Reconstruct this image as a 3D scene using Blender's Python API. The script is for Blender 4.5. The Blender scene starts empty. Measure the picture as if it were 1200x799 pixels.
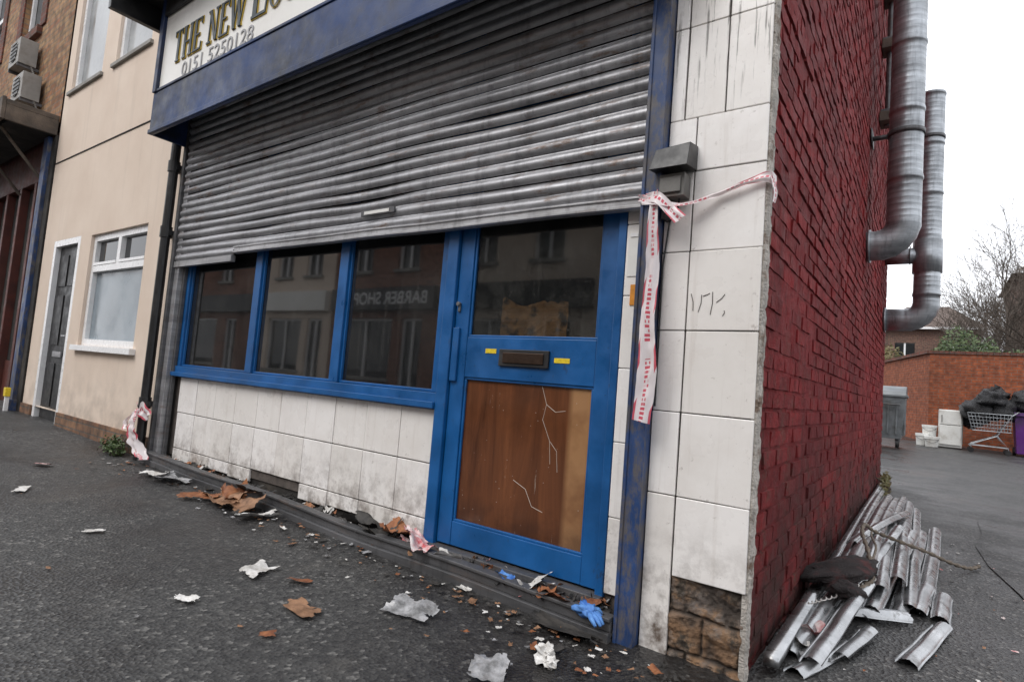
import bpy, math, random
from mathutils import Vector, Matrix, noise
random.seed(7)
R=random.random
def U(a,b): return a+(b-a)*random.random()
scn=bpy.context.scene
scn.view_settings.view_transform='Standard'
try: scn.view_settings.look='None'
except Exception: pass
scn.view_settings.exposure=0
COL=scn.collection

# ------------------------------------------------------------ materials
class NT:
    def __init__(s,name):
        s.m=bpy.data.materials.new(name); s.m.use_nodes=True
        s.t=s.m.node_tree; s.n=s.t.nodes; s.b=s.n["Principled BSDF"]; s.out=s.n["Material Output"]
        s.tc=s.n.new("ShaderNodeTexCoord"); s.o=s.tc.outputs["Object"]
    def L(s,a,b): s.t.links.new(a,b)
    def val(s,sock,v):
        if isinstance(v,bpy.types.NodeSocket): s.L(v,sock)
        else: sock.default_value=v
    def mapv(s,scale=(1,1,1),vec=None,loc=(0,0,0),rot=(0,0,0)):
        n=s.n.new("ShaderNodeMapping"); n.inputs["Scale"].default_value=scale; n.inputs["Location"].default_value=loc; n.inputs["Rotation"].default_value=rot
        s.L(vec or s.o,n.inputs[0]); return n.outputs[0]
    def noise(s,scale,detail=4,rough=.6,vec=None,dist=0):
        n=s.n.new("ShaderNodeTexNoise"); n.inputs["Scale"].default_value=scale; n.inputs["Detail"].default_value=detail; n.inputs["Roughness"].default_value=rough
        n.inputs["Distortion"].default_value=dist
        s.L(vec or s.o,n.inputs["Vector"]); return n.outputs[0]
    def vor(s,scale,vec=None,feat='F1',out=0):
        n=s.n.new("ShaderNodeTexVoronoi"); n.feature=feat; n.inputs["Scale"].default_value=scale
        s.L(vec or s.o,n.inputs["Vector"]); return n.outputs[out]
    def ramp(s,f,a,b,ca=0,cb=1):
        n=s.n.new("ShaderNodeMapRange"); n.inputs[1].default_value=a; n.inputs[2].default_value=b; n.inputs[3].default_value=ca; n.inputs[4].default_value=cb
        n.clamp=True; s.L(f,n.inputs[0]); return n.outputs[0]
    def mix(s,f,a,b,mode='MIX'):
        n=s.n.new("ShaderNodeMix"); n.data_type='RGBA'; n.blend_type=mode
        s.val(n.inputs[0],f)
        for sock,v in ((n.inputs[6],a),(n.inputs[7],b)):
            if isinstance(v,tuple): sock.default_value=(v[0],v[1],v[2],1)
            else: s.L(v,sock)
        return n.outputs[2]
    def math(s,op,a,b=0.):
        n=s.n.new("ShaderNodeMath"); n.operation=op; s.val(n.inputs[0],a); s.val(n.inputs[1],b); return n.outputs[0]
    def xyz(s,vec=None):
        n=s.n.new("ShaderNodeSeparateXYZ"); s.L(vec or s.o,n.inputs[0]); return n.outputs
    def comb(s,x,y,z=0.):
        n=s.n.new("ShaderNodeCombineXYZ"); s.val(n.inputs[0],x); s.val(n.inputs[1],y); s.val(n.inputs[2],z); return n.outputs[0]
    def dist(s,p):
        n=s.n.new("ShaderNodeVectorMath"); n.operation='DISTANCE'; s.L(s.o,n.inputs[0]); n.inputs[1].default_value=p; return n.outputs["Value"]
    def isl(s):
        n=s.n.new("ShaderNodeNewGeometry"); return n.outputs["Random Per Island"]
    def col(s,c): s.val(s.b.inputs["Base Color"],c if not isinstance(c,tuple) else (*c,1))
    def rough(s,v): s.val(s.b.inputs["Roughness"],v)
    def metal(s,v): s.val(s.b.inputs["Metallic"],v)
    def spec(s,v): s.b.inputs["Specular IOR Level"].default_value=v
    def bump(s,h,st=.5,d=.01,prev=None):
        n=s.n.new("ShaderNodeBump"); n.inputs["Strength"].default_value=st; n.inputs["Distance"].default_value=d
        s.L(h,n.inputs["Height"])
        if prev: s.L(prev,n.inputs["Normal"])
        s.L(n.outputs[0],s.b.inputs["Normal"]); return n.outputs[0]

def simple(name,c,rough=.6,metal=0,var=.25,scale=6,bump=.2,bd=.004,dirt=None,dscale=3,dlo=.5,dhi=.7,island=0):
    t=NT(name)
    n=t.noise(scale,5)
    d=tuple(x*(1-var) for x in c); l=tuple(min(1,x*(1+var*.6)) for x in c)
    cc=t.mix(t.ramp(n,.3,.7),d,l)
    if dirt:
        cc=t.mix(t.ramp(t.noise(dscale,8,.65),dlo,dhi),cc,dirt)
    t.col(cc); t.rough(t.ramp(t.noise(scale*2,3),.3,.7,max(.02,rough-.12),min(1,rough+.12))); t.metal(metal)
    if bump: t.bump(t.noise(scale*8,4),bump,bd)
    return t.m

def brick_mat(name,c1,c2,mortar,axis='x',sc=1.0,grime=(.05,.045,.04)):
    t=NT(name); x,y,z=t.xyz()
    v=t.comb(x if axis=='x' else y,z)
    n=t.n.new("ShaderNodeTexBrick"); t.L(v,n.inputs["Vector"])
    n.inputs["Color1"].default_value=(*c1,1); n.inputs["Color2"].default_value=(*c2,1); n.inputs["Mortar"].default_value=(*mortar,1)
    n.inputs["Scale"].default_value=1*sc; n.inputs["Brick Width"].default_value=.225; n.inputs["Row Height"].default_value=.075
    n.inputs["Mortar Size"].default_value=.006; n.inputs["Mortar Smooth"].default_value=.2; n.offset=.5
    cc=t.mix(t.ramp(t.noise(9,6),.35,.75),n.outputs[0],grime)
    cc=t.mix(t.ramp(t.noise(.8,5),.5,.75,0,.6),cc,grime)
    t.col(cc); t.rough(.85); t.spec(.25)
    b=t.bump(t.math('SUBTRACT',1.,n.outputs["Fac"]),.8,.008)
    t.bump(t.noise(60,4),.5,.004,b)
    return t.m

def tile_mat(name,streak=1):
    t=NT(name); r=t.isl()
    x,y,z=t.xyz()
    base=t.mix(t.ramp(r,0,1),(.74,.71,.67),(.86,.84,.82))
    base=t.mix(t.ramp(t.noise(3,6,.7),.45,.75,0,.35),base,(.52,.47,.42))
    base=t.mix(t.ramp(t.noise(1,6,.7,vec=t.mapv((24,24,1.3))),.56,.72,0,.28),base,(.40,.34,.29))
    st=t.noise(1,5,.7,vec=t.mapv((60,60,2.6)))
    if streak:
        m=t.math('MULTIPLY',t.ramp(st,.55,.62),t.ramp(z,1.98,2.3,.0,.85)); base=t.mix(m,base,(.10,.09,.08))
    low=t.math('MULTIPLY',t.ramp(z,.10,.52,1,0),t.ramp(t.noise(9,7,.7),.44,.66))
    base=t.mix(low,base,(.13,.10,.08))
    sp=t.ramp(t.noise(30,5,.75),.62,.70,0,.5)
    base=t.mix(sp,base,(.25,.21,.18))
    t.col(base); t.rough(t.ramp(t.noise(5,4),.3,.7,.18,.45)); t.bump(t.noise(4,3),.2,.012)
    return t.m
M_TILE=tile_mat("glazed_tile_pillar"); M_TILE2=tile_mat("glazed_tile_riser",0)
M_GROUT=simple("grout",(.09,.075,.065),.9,var=.5,scale=20,bump=.6)

def paint(name,c,worn,lo=.6,hi=.66,rough=.38,soot=.0):
    t=NT(name)
    cc=t.mix(t.ramp(t.noise(4,5),.35,.65),tuple(x*.72 for x in c),tuple(x*1.15 for x in c))
    cc=t.mix(t.ramp(t.noise(1,7,.75,vec=t.mapv((14,14,6))),lo,hi,0,.9),cc,worn)
    cc=t.mix(t.ramp(t.noise(45,4,.7),.66,.70,0,.5),cc,worn)
    if soot: cc=t.mix(t.ramp(t.noise(1.6,6,.7),.42,.62,0,soot),cc,(.012,.012,.014))
    t.col(cc); t.rough(t.ramp(t.noise(8,5),.3,.7,rough-.12,rough+.15)); t.bump(t.noise(40,5),.15,.004)
    return t.m
M_BLUE=paint("blue_gloss_paint",(.004,.085,.265),(.018,.04,.09),.62,.70)
M_FASC=paint("blue_fascia_paint",(.008,.036,.135),(.10,.13,.18),.62,.74,.5,.85); 
M_POST=paint("worn_blue_post_paint",(.018,.055,.17),(.11,.10,.095),.46,.58,.5,.5)
M_BLACK=simple("black_paint",(.012,.012,.013),.45,var=.4,dirt=(.05,.048,.045),dlo=.55,dhi=.8)
M_SOOT=simple("sooty_surface",(.02,.018,.016),.9,var=.6,scale=8,bump=.5,dirt=(.06,.05,.04))

def steel(name,c,rust=.5,rough=.42,metal=.75):
    t=NT(name); x,y,z=t.xyz()
    st=t.noise(1,7,.7,vec=t.mapv((1.3,1.3,11)))
    cc=t.mix(t.ramp(st,.30,.66),tuple(k*.46 for k in c),tuple(k*1.12 for k in c))
    drip=t.noise(1,6,.75,vec=t.mapv((16,16,1.6)))
    cc=t.mix(t.ramp(drip,.50,.72,0,.65),cc,tuple(k*.26 for k in c))
    ru=t.math('MULTIPLY',t.ramp(t.noise(1,7,.75,vec=t.mapv((5,5,22))),.54,.64),rust)
    ru=t.math('MULTIPLY',ru,t.ramp(t.noise(.9,3),.40,.56))
    cc=t.mix(ru,cc,(.13,.065,.03))
    sc=t.ramp(t.noise(1,6,.8,vec=t.mapv((3,3,60))),.64,.68,0,.5)
    cc=t.mix(sc,cc,tuple(min(.8,k*1.5) for k in c))
    t.col(cc); t.metal(t.math('SUBTRACT',metal,t.math('MULTIPLY',ru,.6)))
    t.rough(t.ramp(t.noise(6,6),.3,.7,rough-.1,rough+.2)); t.bump(t.noise(25,5),.25,.004)
    return t.m
M_SLAT=steel("galvanised_shutter_slat",(.43,.43,.445),.8,.42,.6)
def slatgmat():
    t=NT("galvanised_loose_slat")
    cc=t.mix(t.ramp(t.noise(3,7,.7),.3,.68),(.20,.205,.21),(.52,.53,.54))
    cc=t.mix(t.ramp(t.noise(7,7,.75),.58,.68,0,.8),cc,(.08,.07,.06))
    t.col(cc); t.metal(.85); t.rough(t.ramp(t.noise(9,5),.3,.7,.18,.42)); t.bump(t.noise(12,4),.12,.004); return t.m
M_SLATG=slatgmat()
M_RAIL=steel("dark_steel_rail",(.15,.15,.155),.5,.5,.6)
M_DUCT=steel("galvanised_duct",(.44,.465,.49),.0,.40,.75)

def glass(name,tr=.30,dirt=.5,ior=1.55):
    t=NT(name)
    t.col((.006,.007,.008)); t.rough(.03); t.b.inputs["IOR"].default_value=ior
    tp=t.n.new("ShaderNodeBsdfTransparent"); tp.inputs[0].default_value=(.88,.92,.90,1)
    mx=t.n.new("ShaderNodeMixShader"); mx.inputs[0].default_value=tr
    t.L(t.b.outputs[0],mx.inputs[1]); t.L(tp.outputs[0],mx.inputs[2])
    df=t.n.new("ShaderNodeBsdfDiffuse"); df.inputs[0].default_value=(.28,.27,.25,1)
    a=t.ramp(t.vor(60),.05,.16,.42*dirt,0)
    b=t.ramp(t.noise(2.2,8,.75),.45,.8,.015,.18*dirt)
    st=t.ramp(t.noise(1,6,.7,vec=t.mapv((22,22,1.2))),.56,.75,0,.14*dirt)
    f=t.math('ADD',t.math('ADD',a,b),st)
    m2=t.n.new("ShaderNodeMixShader"); t.L(f,m2.inputs[0]); t.L(mx.outputs[0],m2.inputs[1]); t.L(df.outputs[0],m2.inputs[2])
    t.L(m2.outputs[0],t.out.inputs[0])
    t.bump(t.noise(1.2,2),.06,.01)
    return t.m
M_GLASS=glass("dirty_shop_glass",.22,.55,2.0)
M_GLASSD=glass("dirty_door_glass",.6,.9,1.9)
M_GLASS2=glass("house_window_glass",.0,.15)
M_FROST=simple("frosted_pane",(.20,.24,.27),.18,var=.3,scale=2,bump=.1)
M_NET=simple("net_curtain_pane",(.30,.31,.31),.15,var=.5,scale=1.5,bump=.1)

def ply():
    t=NT("stained_plywood"); x,y,z=t.xyz()
    g_=t.noise(1,7,.7,vec=t.mapv((7,7,.8)),dist=.9)
    cc=t.mix(t.ramp(g_,.28,.7),(.050,.017,.008),(.175,.062,.024))
    cc=t.mix(t.ramp(t.noise(3.5,6,.7),.5,.75,0,.5),cc,(.045,.016,.008))
    cc=t.mix(t.math('MULTIPLY',t.ramp(x,-.79,-.76),t.ramp(t.noise(2,5),.30,.5)),cc,(.33,.175,.08))
    cc=t.mix(t.math('MULTIPLY',t.ramp(z,.40,.30),t.ramp(t.noise(4,5),.45,.6,0,.6)),cc,(.04,.016,.01))
    cc=t.mix(t.ramp(t.vor(26),.02,.08,.6,0),cc,(.5,.47,.42))
    cc=t.mix(t.ramp(t.noise(1,6,.85,vec=t.mapv((34,34,2.5),rot=(0,.5,0))),.66,.71,0,.7),cc,(.5,.42,.34))
    t.col(cc); t.rough(.12); t.bump(t.noise(3,3),.1,.01); return t.m
M_PLY=ply()

def render_mat():
    t=NT("cream_render"); x,y,z=t.xyz()
    cc=t.mix(t.ramp(t.noise(1.5,6),.3,.7),(.63,.515,.42),(.72,.61,.51))
    st=t.noise(1,6,.7,vec=t.mapv((5,5,.35)))
    cc=t.mix(t.ramp(st,.55,.8,0,.35),cc,(.36,.30,.24))
    cc=t.mix(t.math('MULTIPLY',t.ramp(z,.2,.8,.7,0),t.ramp(t.noise(5,6),.4,.7)),cc,(.27,.22,.18))
    t.col(cc); t.rough(.9); t.bump(t.noise(90,4),.35,.004); return t.m
M_CREAM=render_mat()
M_UPVC=simple("white_upvc",(.78,.78,.78),.3,var=.06,bump=0,dirt=(.4,.38,.35),dlo=.6,dhi=.9)

def redbrick(name,isl=True):
    t=NT(name); x,y,z=t.xyz()
    cc=t.mix(t.isl() if isl else t.noise(3),(.160,.010,.012),(.270,.020,.022))
    n=t.noise(16,8,.78)
    cc=t.mix(t.ramp(n,.50,.64,0,.75),cc,(.085,.008,.009))
    fl=t.math('MULTIPLY',t.ramp(t.noise(7,8,.78),.52,.60),t.ramp(z,.1,1.5,1,.18))
    cc=t.mix(fl,cc,(.12,.055,.040))
    cc=t.mix(t.ramp(t.noise(26,7,.75),.63,.68,0,.7),cc,(.34,.20,.17))
    cc=t.mix(t.ramp(t.noise(1.1,5,.6),.46,.7,0,.5),cc,(.075,.007,.009))
    cc=t.mix(t.ramp(t.noise(1,5,.7,vec=t.mapv((5,5,.5))),.54,.72,0,.5),cc,(.05,.008,.009))
    dk=t.math('MULTIPLY',t.ramp(z,.0,.9,1,0),t.ramp(t.noise(3,5),.33,.55))
    cc=t.mix(dk,cc,(.040,.018,.016))
    t.col(cc); t.rough(t.ramp(t.noise(10,4),.3,.7,.6,.9)); t.spec(.22)
    b=t.bump(t.noise(48,7,.78),1.0,.016); t.bump(t.noise(13,5,.7),.8,.02,b)
    return t.m
M_RED=redbrick("red_painted_brick")
M_REDM=redbrick("red_painted_mortar",False)
M_PLAST=simple("broken_plaster_edge",(.56,.52,.47),.95,var=.4,scale=14,bump=1,bd=.02,dirt=(.20,.14,.10),dscale=9,dlo=.50,dhi=.62)
def sandm():
    t=NT("crumbling_sandy_brick"); x,y,z=t.xyz()
    cc=t.mix(t.ramp(t.noise(7,7,.7),.3,.7),(.14,.08,.045),(.33,.20,.11))
    cc=t.mix(t.ramp(t.noise(5,7,.7),.48,.58),cc,(.19,.165,.145))
    cc=t.mix(t.math('MULTIPLY',t.ramp(z,.12,.2),t.ramp(t.noise(6,5,.7,vec=t.mapv(loc=(1,7,2))),.4,.5)),cc,(.15,.125,.11))
    cc=t.mix(t.ramp(t.noise(10,6,.7,vec=t.mapv(loc=(4,1,2))),.52,.62),cc,(.05,.04,.03))
    cc=t.mix(t.ramp(y,.010,.026),cc,(.06,.048,.04))
    t.col(cc); t.rough(.95); t.bump(t.noise(50,6,.7),1,.012); return t.m
M_SAND=sandm()

def asphalt(name,c=.05,wet=.3,soot=False):
    t=NT(name)
    sp=t.vor(75,out=1)
    bw=t.n.new("ShaderNodeRGBToBW"); t.L(sp,bw.inputs[0])
    cc=t.mix(t.ramp(bw.outputs[0],.2,.85),(c*.38,c*.38,c*.39),(c*1.35,c*1.33,c*1.28))
    cc=t.mix(t.ramp(bw.outputs[0],.80,.86,0,.8),cc,(.18,.175,.165))
    w=t.noise(.9,7,.65)
    cc=t.mix(t.ramp(w,.42,.60,0,.6),cc,(c*.30,c*.30,c*.32))
    cc=t.mix(t.ramp(t.noise(2.7,8,.75),.56,.70,0,.35),cc,(.11,.103,.092))
    gum=t.ramp(t.vor(2.6,vec=t.mapv((1,1,0))),.028,.036,.6,0)
    cc=t.mix(gum,cc,(.15,.145,.135))
    ro=t.ramp(w,.42,.62,.66,.66-wet*1.2)
    if soot:
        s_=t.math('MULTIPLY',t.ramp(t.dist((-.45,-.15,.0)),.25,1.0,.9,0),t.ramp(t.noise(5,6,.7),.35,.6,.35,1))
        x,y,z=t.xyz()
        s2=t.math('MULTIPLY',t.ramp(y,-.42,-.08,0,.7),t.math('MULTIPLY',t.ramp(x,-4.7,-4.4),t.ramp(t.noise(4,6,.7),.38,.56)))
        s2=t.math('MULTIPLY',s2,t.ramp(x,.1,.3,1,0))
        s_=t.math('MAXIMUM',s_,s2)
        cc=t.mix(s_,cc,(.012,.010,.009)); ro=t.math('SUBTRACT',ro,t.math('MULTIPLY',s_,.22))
    t.col(cc); t.rough(ro)
    b=t.bump(t.vor(75),.7,.007); t.bump(t.noise(7,6),.4,.015,b)
    return t.m
M_ASPH=asphalt("worn_asphalt_pavement",.055,.30,True)
M_ROAD=asphalt("road_asphalt",.05,.2)
M_PATCH=asphalt("dark_wet_asphalt_patch",.036,.38)
M_KERB=simple("concrete_kerb",(.26,.25,.23),.85,var=.3,bump=.5)
M_GROUND=simple("far_ground",(.07,.07,.065),.9,var=.4,scale=1)

# ------------------------------------------------------------ mesh builder
class MB:
    def __init__(s): s.v=[];s.f=[];s.mi=[];s.mats=[];s.uv={}
    def mat(s,m):
        if m not in s.mats: s.mats.append(m)
        return s.mats.index(m)
    def add(s,vs,fs,m,uvs=None):
        o=len(s.v); s.v+= [tuple(p) for p in vs]; k=s.mat(m)
        for i,f in enumerate(fs):
            if uvs: s.uv[len(s.f)]=[uvs[j] for j in f]
            s.f.append([o+j for j in f]); s.mi.append(k)
        return s
    def box(s,x0,x1,y0,y1,z0,z1,m,M=None,taper=None):
        vs=[Vector(p) for p in [(x0,y0,z0),(x1,y0,z0),(x1,y1,z0),(x0,y1,z0),(x0,y0,z1),(x1,y0,z1),(x1,y1,z1),(x0,y1,z1)]]
        if taper:
            cx,cy=(x0+x1)/2,(y0+y1)/2
            for v in vs[:4]: v.x=cx+(v.x-cx)*taper; v.y=cy+(v.y-cy)*taper
        if M: vs=[M@v for v in vs]
        return s.add(vs,[(3,2,1,0),(4,5,6,7),(0,1,5,4),(1,2,6,5),(2,3,7,6),(3,0,4,7)],m)
    def quad(s,a,b,c,d,m): return s.add([a,b,c,d],[(0,1,2,3)],m)
    def tube(s,pts,r,m,seg=8,caps=True):
        pts=[Vector(p) for p in pts]; n=len(pts)
        if not isinstance(r,(list,tuple)): r=[r]*n
        vs=[];fs=[]; prev=None
        for i,p in enumerate(pts):
            d=(pts[min(i+1,n-1)]-pts[max(i-1,0)])
            d=d.normalized() if d.length>1e-9 else Vector((0,0,1))
            if prev is None:
                a=d.cross(Vector((0,0,1)) if abs(d.z)<.9 else Vector((0,1,0))).normalized()
            else:
                a=prev-d*prev.dot(d); a=a.normalized() if a.length>1e-6 else d.orthogonal().normalized()
            prev=a; b=d.cross(a)
            for k in range(seg):
                t=2*math.pi*k/seg; vs.append(p+(a*math.cos(t)+b*math.sin(t))*r[i])
        for i in range(n-1):
            for k in range(seg):
                k2=(k+1)%seg; fs.append((i*seg+k,i*seg+k2,(i+1)*seg+k2,(i+1)*seg+k))
        if caps: fs.append(tuple(range(seg))[::-1]); fs.append(tuple((n-1)*seg+k for k in range(seg)))
        return s.add(vs,fs,m)
    def ell(s,c,r,m,lump=0,seed=0,seg=14,rings=10,M=None):
        vs=[];fs=[]
        for i in range(rings+1):
            ph=math.pi*i/rings
            for k in range(seg):
                th=2*math.pi*k/seg
                d=Vector((math.sin(ph)*math.cos(th),math.sin(ph)*math.sin(th),math.cos(ph)))
                q=1+lump*(noise.noise(d*1.6+Vector((seed,0,0)))+.5*noise.noise(d*4+Vector((0,seed,0))))
                p=Vector((d.x*r[0]*q,d.y*r[1]*q,d.z*r[2]*q))
                if M: p=M@p
                vs.append(p+Vector(c))
        for i in range(rings):
            for k in range(seg):
                k2=(k+1)%seg; fs.append((i*seg+k,(i+1)*seg+k,(i+1)*seg+k2,i*seg+k2))
        return s.add(vs,fs,m)
    def build(s,name,parent=None,smooth=False,bevel=0):
        me=bpy.data.meshes.new(name); me.from_pydata(s.v,[],s.f)
        for m in s.mats: me.materials.append(m)
        me.polygons.foreach_set("material_index",s.mi)
        if s.uv:
            ul=me.uv_layers.new(name="UVMap")
            for p in me.polygons:
                if p.index in s.uv:
                    for li,u in zip(p.loop_indices,s.uv[p.index]): ul.data[li].uv=u
        if smooth: me.polygons.foreach_set("use_smooth",[True]*len(me.polygons))
        me.update(); me.validate()
        ob=bpy.data.objects.new(name,me); COL.objects.link(ob)
        if parent: ob.parent=parent
        if bevel:
            b=ob.modifiers.new("Bevel",'BEVEL'); b.width=bevel; b.segments=2; b.limit_method='ANGLE'; b.angle_limit=.6
        return ob
def empty(name,loc=(0,0,0)):
    e=bpy.data.objects.new(name,None); e.empty_display_size=.2; COL.objects.link(e); return e
def B(name,parent,dims,m,bevel=.003): return MB().box(*dims,m).build(name,parent,bevel=bevel)
def N3(a,b,c): return noise.noise(Vector((a,b,c)))
def clamp(a,lo,hi): return max(lo,min(hi,a))
def g(x,y):
    z=-.019*clamp(x,-14,2)
    if y>5: z+=.019*min(y-5,20)
    return z

def wall_holes(mb,x0,x1,z0,z1,holes,y,depth,m,flip=1):
    xs=sorted({x0,x1,*[h[0] for h in holes],*[h[1] for h in holes]}); zs=sorted({z0,z1,*[h[2] for h in holes],*[h[3] for h in holes]})
    for i in range(len(xs)-1):
        for j in range(len(zs)-1):
            cx,cz=(xs[i]+xs[i+1])/2,(zs[j]+zs[j+1])/2
            if any(h[0]<cx<h[1] and h[2]<cz<h[3] for h in holes): continue
            mb.quad((xs[i],y,zs[j]),(xs[i+1],y,zs[j]),(xs[i+1],y,zs[j+1]),(xs[i],y,zs[j+1]),m)
    for a,b,c,d in holes:
        y2=y+depth*flip
        mb.quad((a,y,c),(a,y2,c),(a,y2,d),(a,y,d),m); mb.quad((b,y,c),(b,y2,c),(b,y2,d),(b,y,d),m)
        mb.quad((a,y,c),(b,y,c),(b,y2,c),(a,y2,c),m); mb.quad((a,y,d),(b,y,d),(b,y2,d),(a,y2,d),m)

# ------------------------------------------------------------ ground
def sheet(name,xs,ys,fz,m,extra=None):
    mb=MB(); vs=[(x,y,fz(x,y)) for y in ys for x in xs]; n=len(xs)
    fs=[(j*n+i,j*n+i+1,(j+1)*n+i+1,(j+1)*n+i) for j in range(len(ys)-1) for i in range(n-1)]
    mb.add(vs,fs,m)
    if extra: extra(mb)
    return mb.build(name,smooth=False)
YK=-3.6
sheet("ground",[-400,-60,-14,2,60,400],[-400,-60,-14,5,25,60,400],lambda x,y:g(x,y)-.16,M_GROUND)
xs=[-60,-30,-20,-14]+[-14+.25*i for i in range(1,80)]+[8,15,30,60]
def pz(x,y): return g(x,y)+ (N3(x*.8,y*.8,0)*.006 if -8<x<4 and -3<y<12 and not(-4.9<x<.05 and -.2<y) else 0)
def kerbface(mb):
    for a,b in zip(xs[:-1],xs[1:]): mb.quad((a,YK+.13,g(a,YK)-.16),(b,YK+.13,g(b,YK)-.16),(b,YK+.13,pz(b,YK+.13)),(a,YK+.13,pz(a,YK+.13)),M_ASPH)
sheet("pavement",xs,[YK+.13]+[YK+.13+.25*i for i in range(1,56)]+[12,14,17,25,35,60],pz,M_ASPH,kerbface)
k=MB()
x=-30.
while x<20: k.box(x,x+.9,YK,YK+.125,g(x,YK)-.15,g(x,YK)+.004,M_KERB); x+=.91
k.build("kerb",bevel=.012)
sheet("road",[-60,-14,2,60],[-9.2,YK+.01],lambda x,y:g(x,y)-.13,M_ROAD)
sheet("far_pavement",[-60,-14,2,60],[-40,-9.2],lambda x,y:g(x,y)-.02,M_ROAD)
mk=MB()
for i in range(-8,5): mk.box(i*4,i*4+2,-6.5,-6.4,g(i*4,0)-.16,g(i*4+1,0)-.122,M_UPVC)
mk.build("road_marking")
mb=MB()
pts=[]
for i in range(28):
    a=2*math.pi*i/28; rr=1+.18*N3(math.cos(a)*2,math.sin(a)*2,3)
    pts.append((1.85+1.05*math.cos(a)*rr,3.6+3.1*math.sin(a)*rr))
vs=[(px_,py_,g(px_,py_)+.008) for px_,py_ in pts]+[(1.85,3.6,g(1.85,3.6)+.010)]
mb.add(vs,[(i,(i+1)%28,28) for i in range(28)],M_PATCH); mb.build("tarmac_patch")

# ------------------------------------------------------------ SHOP
shop=empty("shop_building")
XL=-4.55; YB=6.8; H=7.6
MB().box(-.25,-.0045,.045,YB,-.3,H,M_REDM).build("side_wall_core",shop)
MB().box(XL-.0,XL+.1,.03,YB,-.3,H,M_SOOT).build("party_wall",shop)
MB().box(XL+.101,-.251,YB-.25,YB,-.3,H,M_SOOT).build("rear_wall",shop)
MB().box(XL+.101,-.251,3.0,3.1,-.2,2.8,M_SOOT).build("interior_partition",shop)
MB().box(XL+.101,-.251,.13,YB-.26,-.1,.10,M_SOOT).build("interior_floor",shop)
MB().box(XL+.101,-.251,.01,YB-.26,2.85,2.95,M_SOOT).build("interior_ceiling",shop)
M_BR_UP=brick_mat("front_brick",(.20,.07,.045),(.26,.11,.07),(.25,.23,.2))
u=MB(); wall_holes(u,XL,-.0,2.951,H,[(-3.9,-2.8,4.3,6.),(-1.9,-.8,4.3,6.)],.0,.12,M_BR_UP); u.box(XL,-.02,.13,.2,2.96,H,M_SOOT); u.build("upper_front_wall",shop)
u=MB()
for a in (-3.9,-1.9):
    u.box(a,a+1.1,.08,.12,4.3,6.,M_GLASS2); u.box(a,a+.06,.05,.079,4.3,6,M_UPVC);u.box(a+1.04,a+1.1,.05,.079,4.3,6,M_UPVC);u.box(a+.06,a+1.04,.05,.079,5.1,5.17,M_UPVC)
u.build("upper_windows",shop)
M_SLATE=simple("slate_roof",(.06,.065,.075),.6,var=.4,scale=8)
r=MB(); zz=H; r.add([(XL,-.1,zz),(.05,-.1,zz),(.05,YB/2,zz+2),(XL,YB/2,zz+2),(.05,YB+.1,zz),(XL,YB+.1,zz)],[(0,1,2,3),(3,2,4,5),(1,4,2),(0,3,5)],M_SLATE); r.build("roof",shop)

bm_=MB(); row=0; z=-.20
while z<H-.05:
    y=.045+(0 if row%2 else -.11)
    while y<YB:
        a=max(y,.045+U(0,.012)); b=min(y+.217,YB)
        if b-a>.03:
            p=U(-.001,.006)+ (U(-.010,-.004) if R()<.10 else 0)
            p+=.006*N3(0,y*1.2,z*1.2)
            hh=.067; ns=max(1,int((b-a)/.05)) if y<3 else 1
            j=lambda:U(-.003,.003)
            e=.005; vs=[]
            for q in range(ns+1):
                yy=a+(b-a)*q/ns; ye=yy+(e if q==0 else (-e if q==ns else 0))
                vs+=[(-.022,yy,z),(p+j(),ye+j()*.5,z+e+j()),(p+j(),ye+j()*.5,z+hh-e+j()),(-.022,yy,z+hh)]
            fs=[]
            for q in range(ns):
                for k_ in range(3): fs.append((q*4+k_,(q+1)*4+k_,(q+1)*4+k_+1,q*4+k_+1))
            fs+=[(0,1,2,3),(ns*4+3,ns*4+2,ns*4+1,ns*4)]
            bm_.add(vs,fs,M_RED)
        y+=.225
    z+=.075; row+=1
bm_.build("red_brick_side_wall",shop)
# broken plaster strip on corner
pl=MB(); n=300; zs=[-.05+(3.0)*i/n for i in range(n+1)]
vs=[];fs=[]
for i,z in enumerate(zs):
    w=.066+.026*N3(0,0,z*6)+.020*N3(5,0,z*27)+.012*N3(5,3,z*80)
    if z<.35: w*=.7
    dx=.014+.005*N3(9,0,z*20)+.003*N3(9,3,z*70)
    vs+=[(-.012,.008,z),(dx*.5,.006,z),(dx,.022,z),(dx*.95,w*.85,z),(-.012,w,z)]
for i in range(n):
    for k in range(4): fs.append((i*5+k,i*5+k+1,(i+1)*5+k+1,(i+1)*5+k))
pl.add(vs,fs,M_PLAST); pl.build("broken_corner_plaster",shop)

# pillar
MB().box(-.37,-.02,.012,.3,.30,2.95,M_GROUT).build("pillar_core",shop)
t=MB()
rows=[.285,.575,.885,1.195,1.50,1.815,2.03,2.41,2.72,2.95]
for a,b in zip(rows[:-1],rows[1:]):
    cols=((-.372,-.262),(-.260,.002)) if a<2.0 else ((-.372,-.315),(-.313,-.158),(-.156,.002))
    for xa,xb in cols:
        dy=U(-.003,.002); c=.0018
        aa=a-.29 if (a<.3 and xa<-.3) else (a+U(0,.01) if a<.3 else a)
        M_=Matrix.Translation((xa,0,a))@Matrix.Rotation(U(-.004,.004),4,'Y')@Matrix.Rotation(U(-.006,.006),4,'Z')@Matrix.Translation((-xa,0,-a))
        t.box(xa+c,xb-c,-.002+dy,.011,aa+c,b-c,M_TILE,M=M_)
t.build("pillar_tiles",shop,bevel=.003)
t=MB(); NX,NZ=52,70; vs=[]
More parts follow.
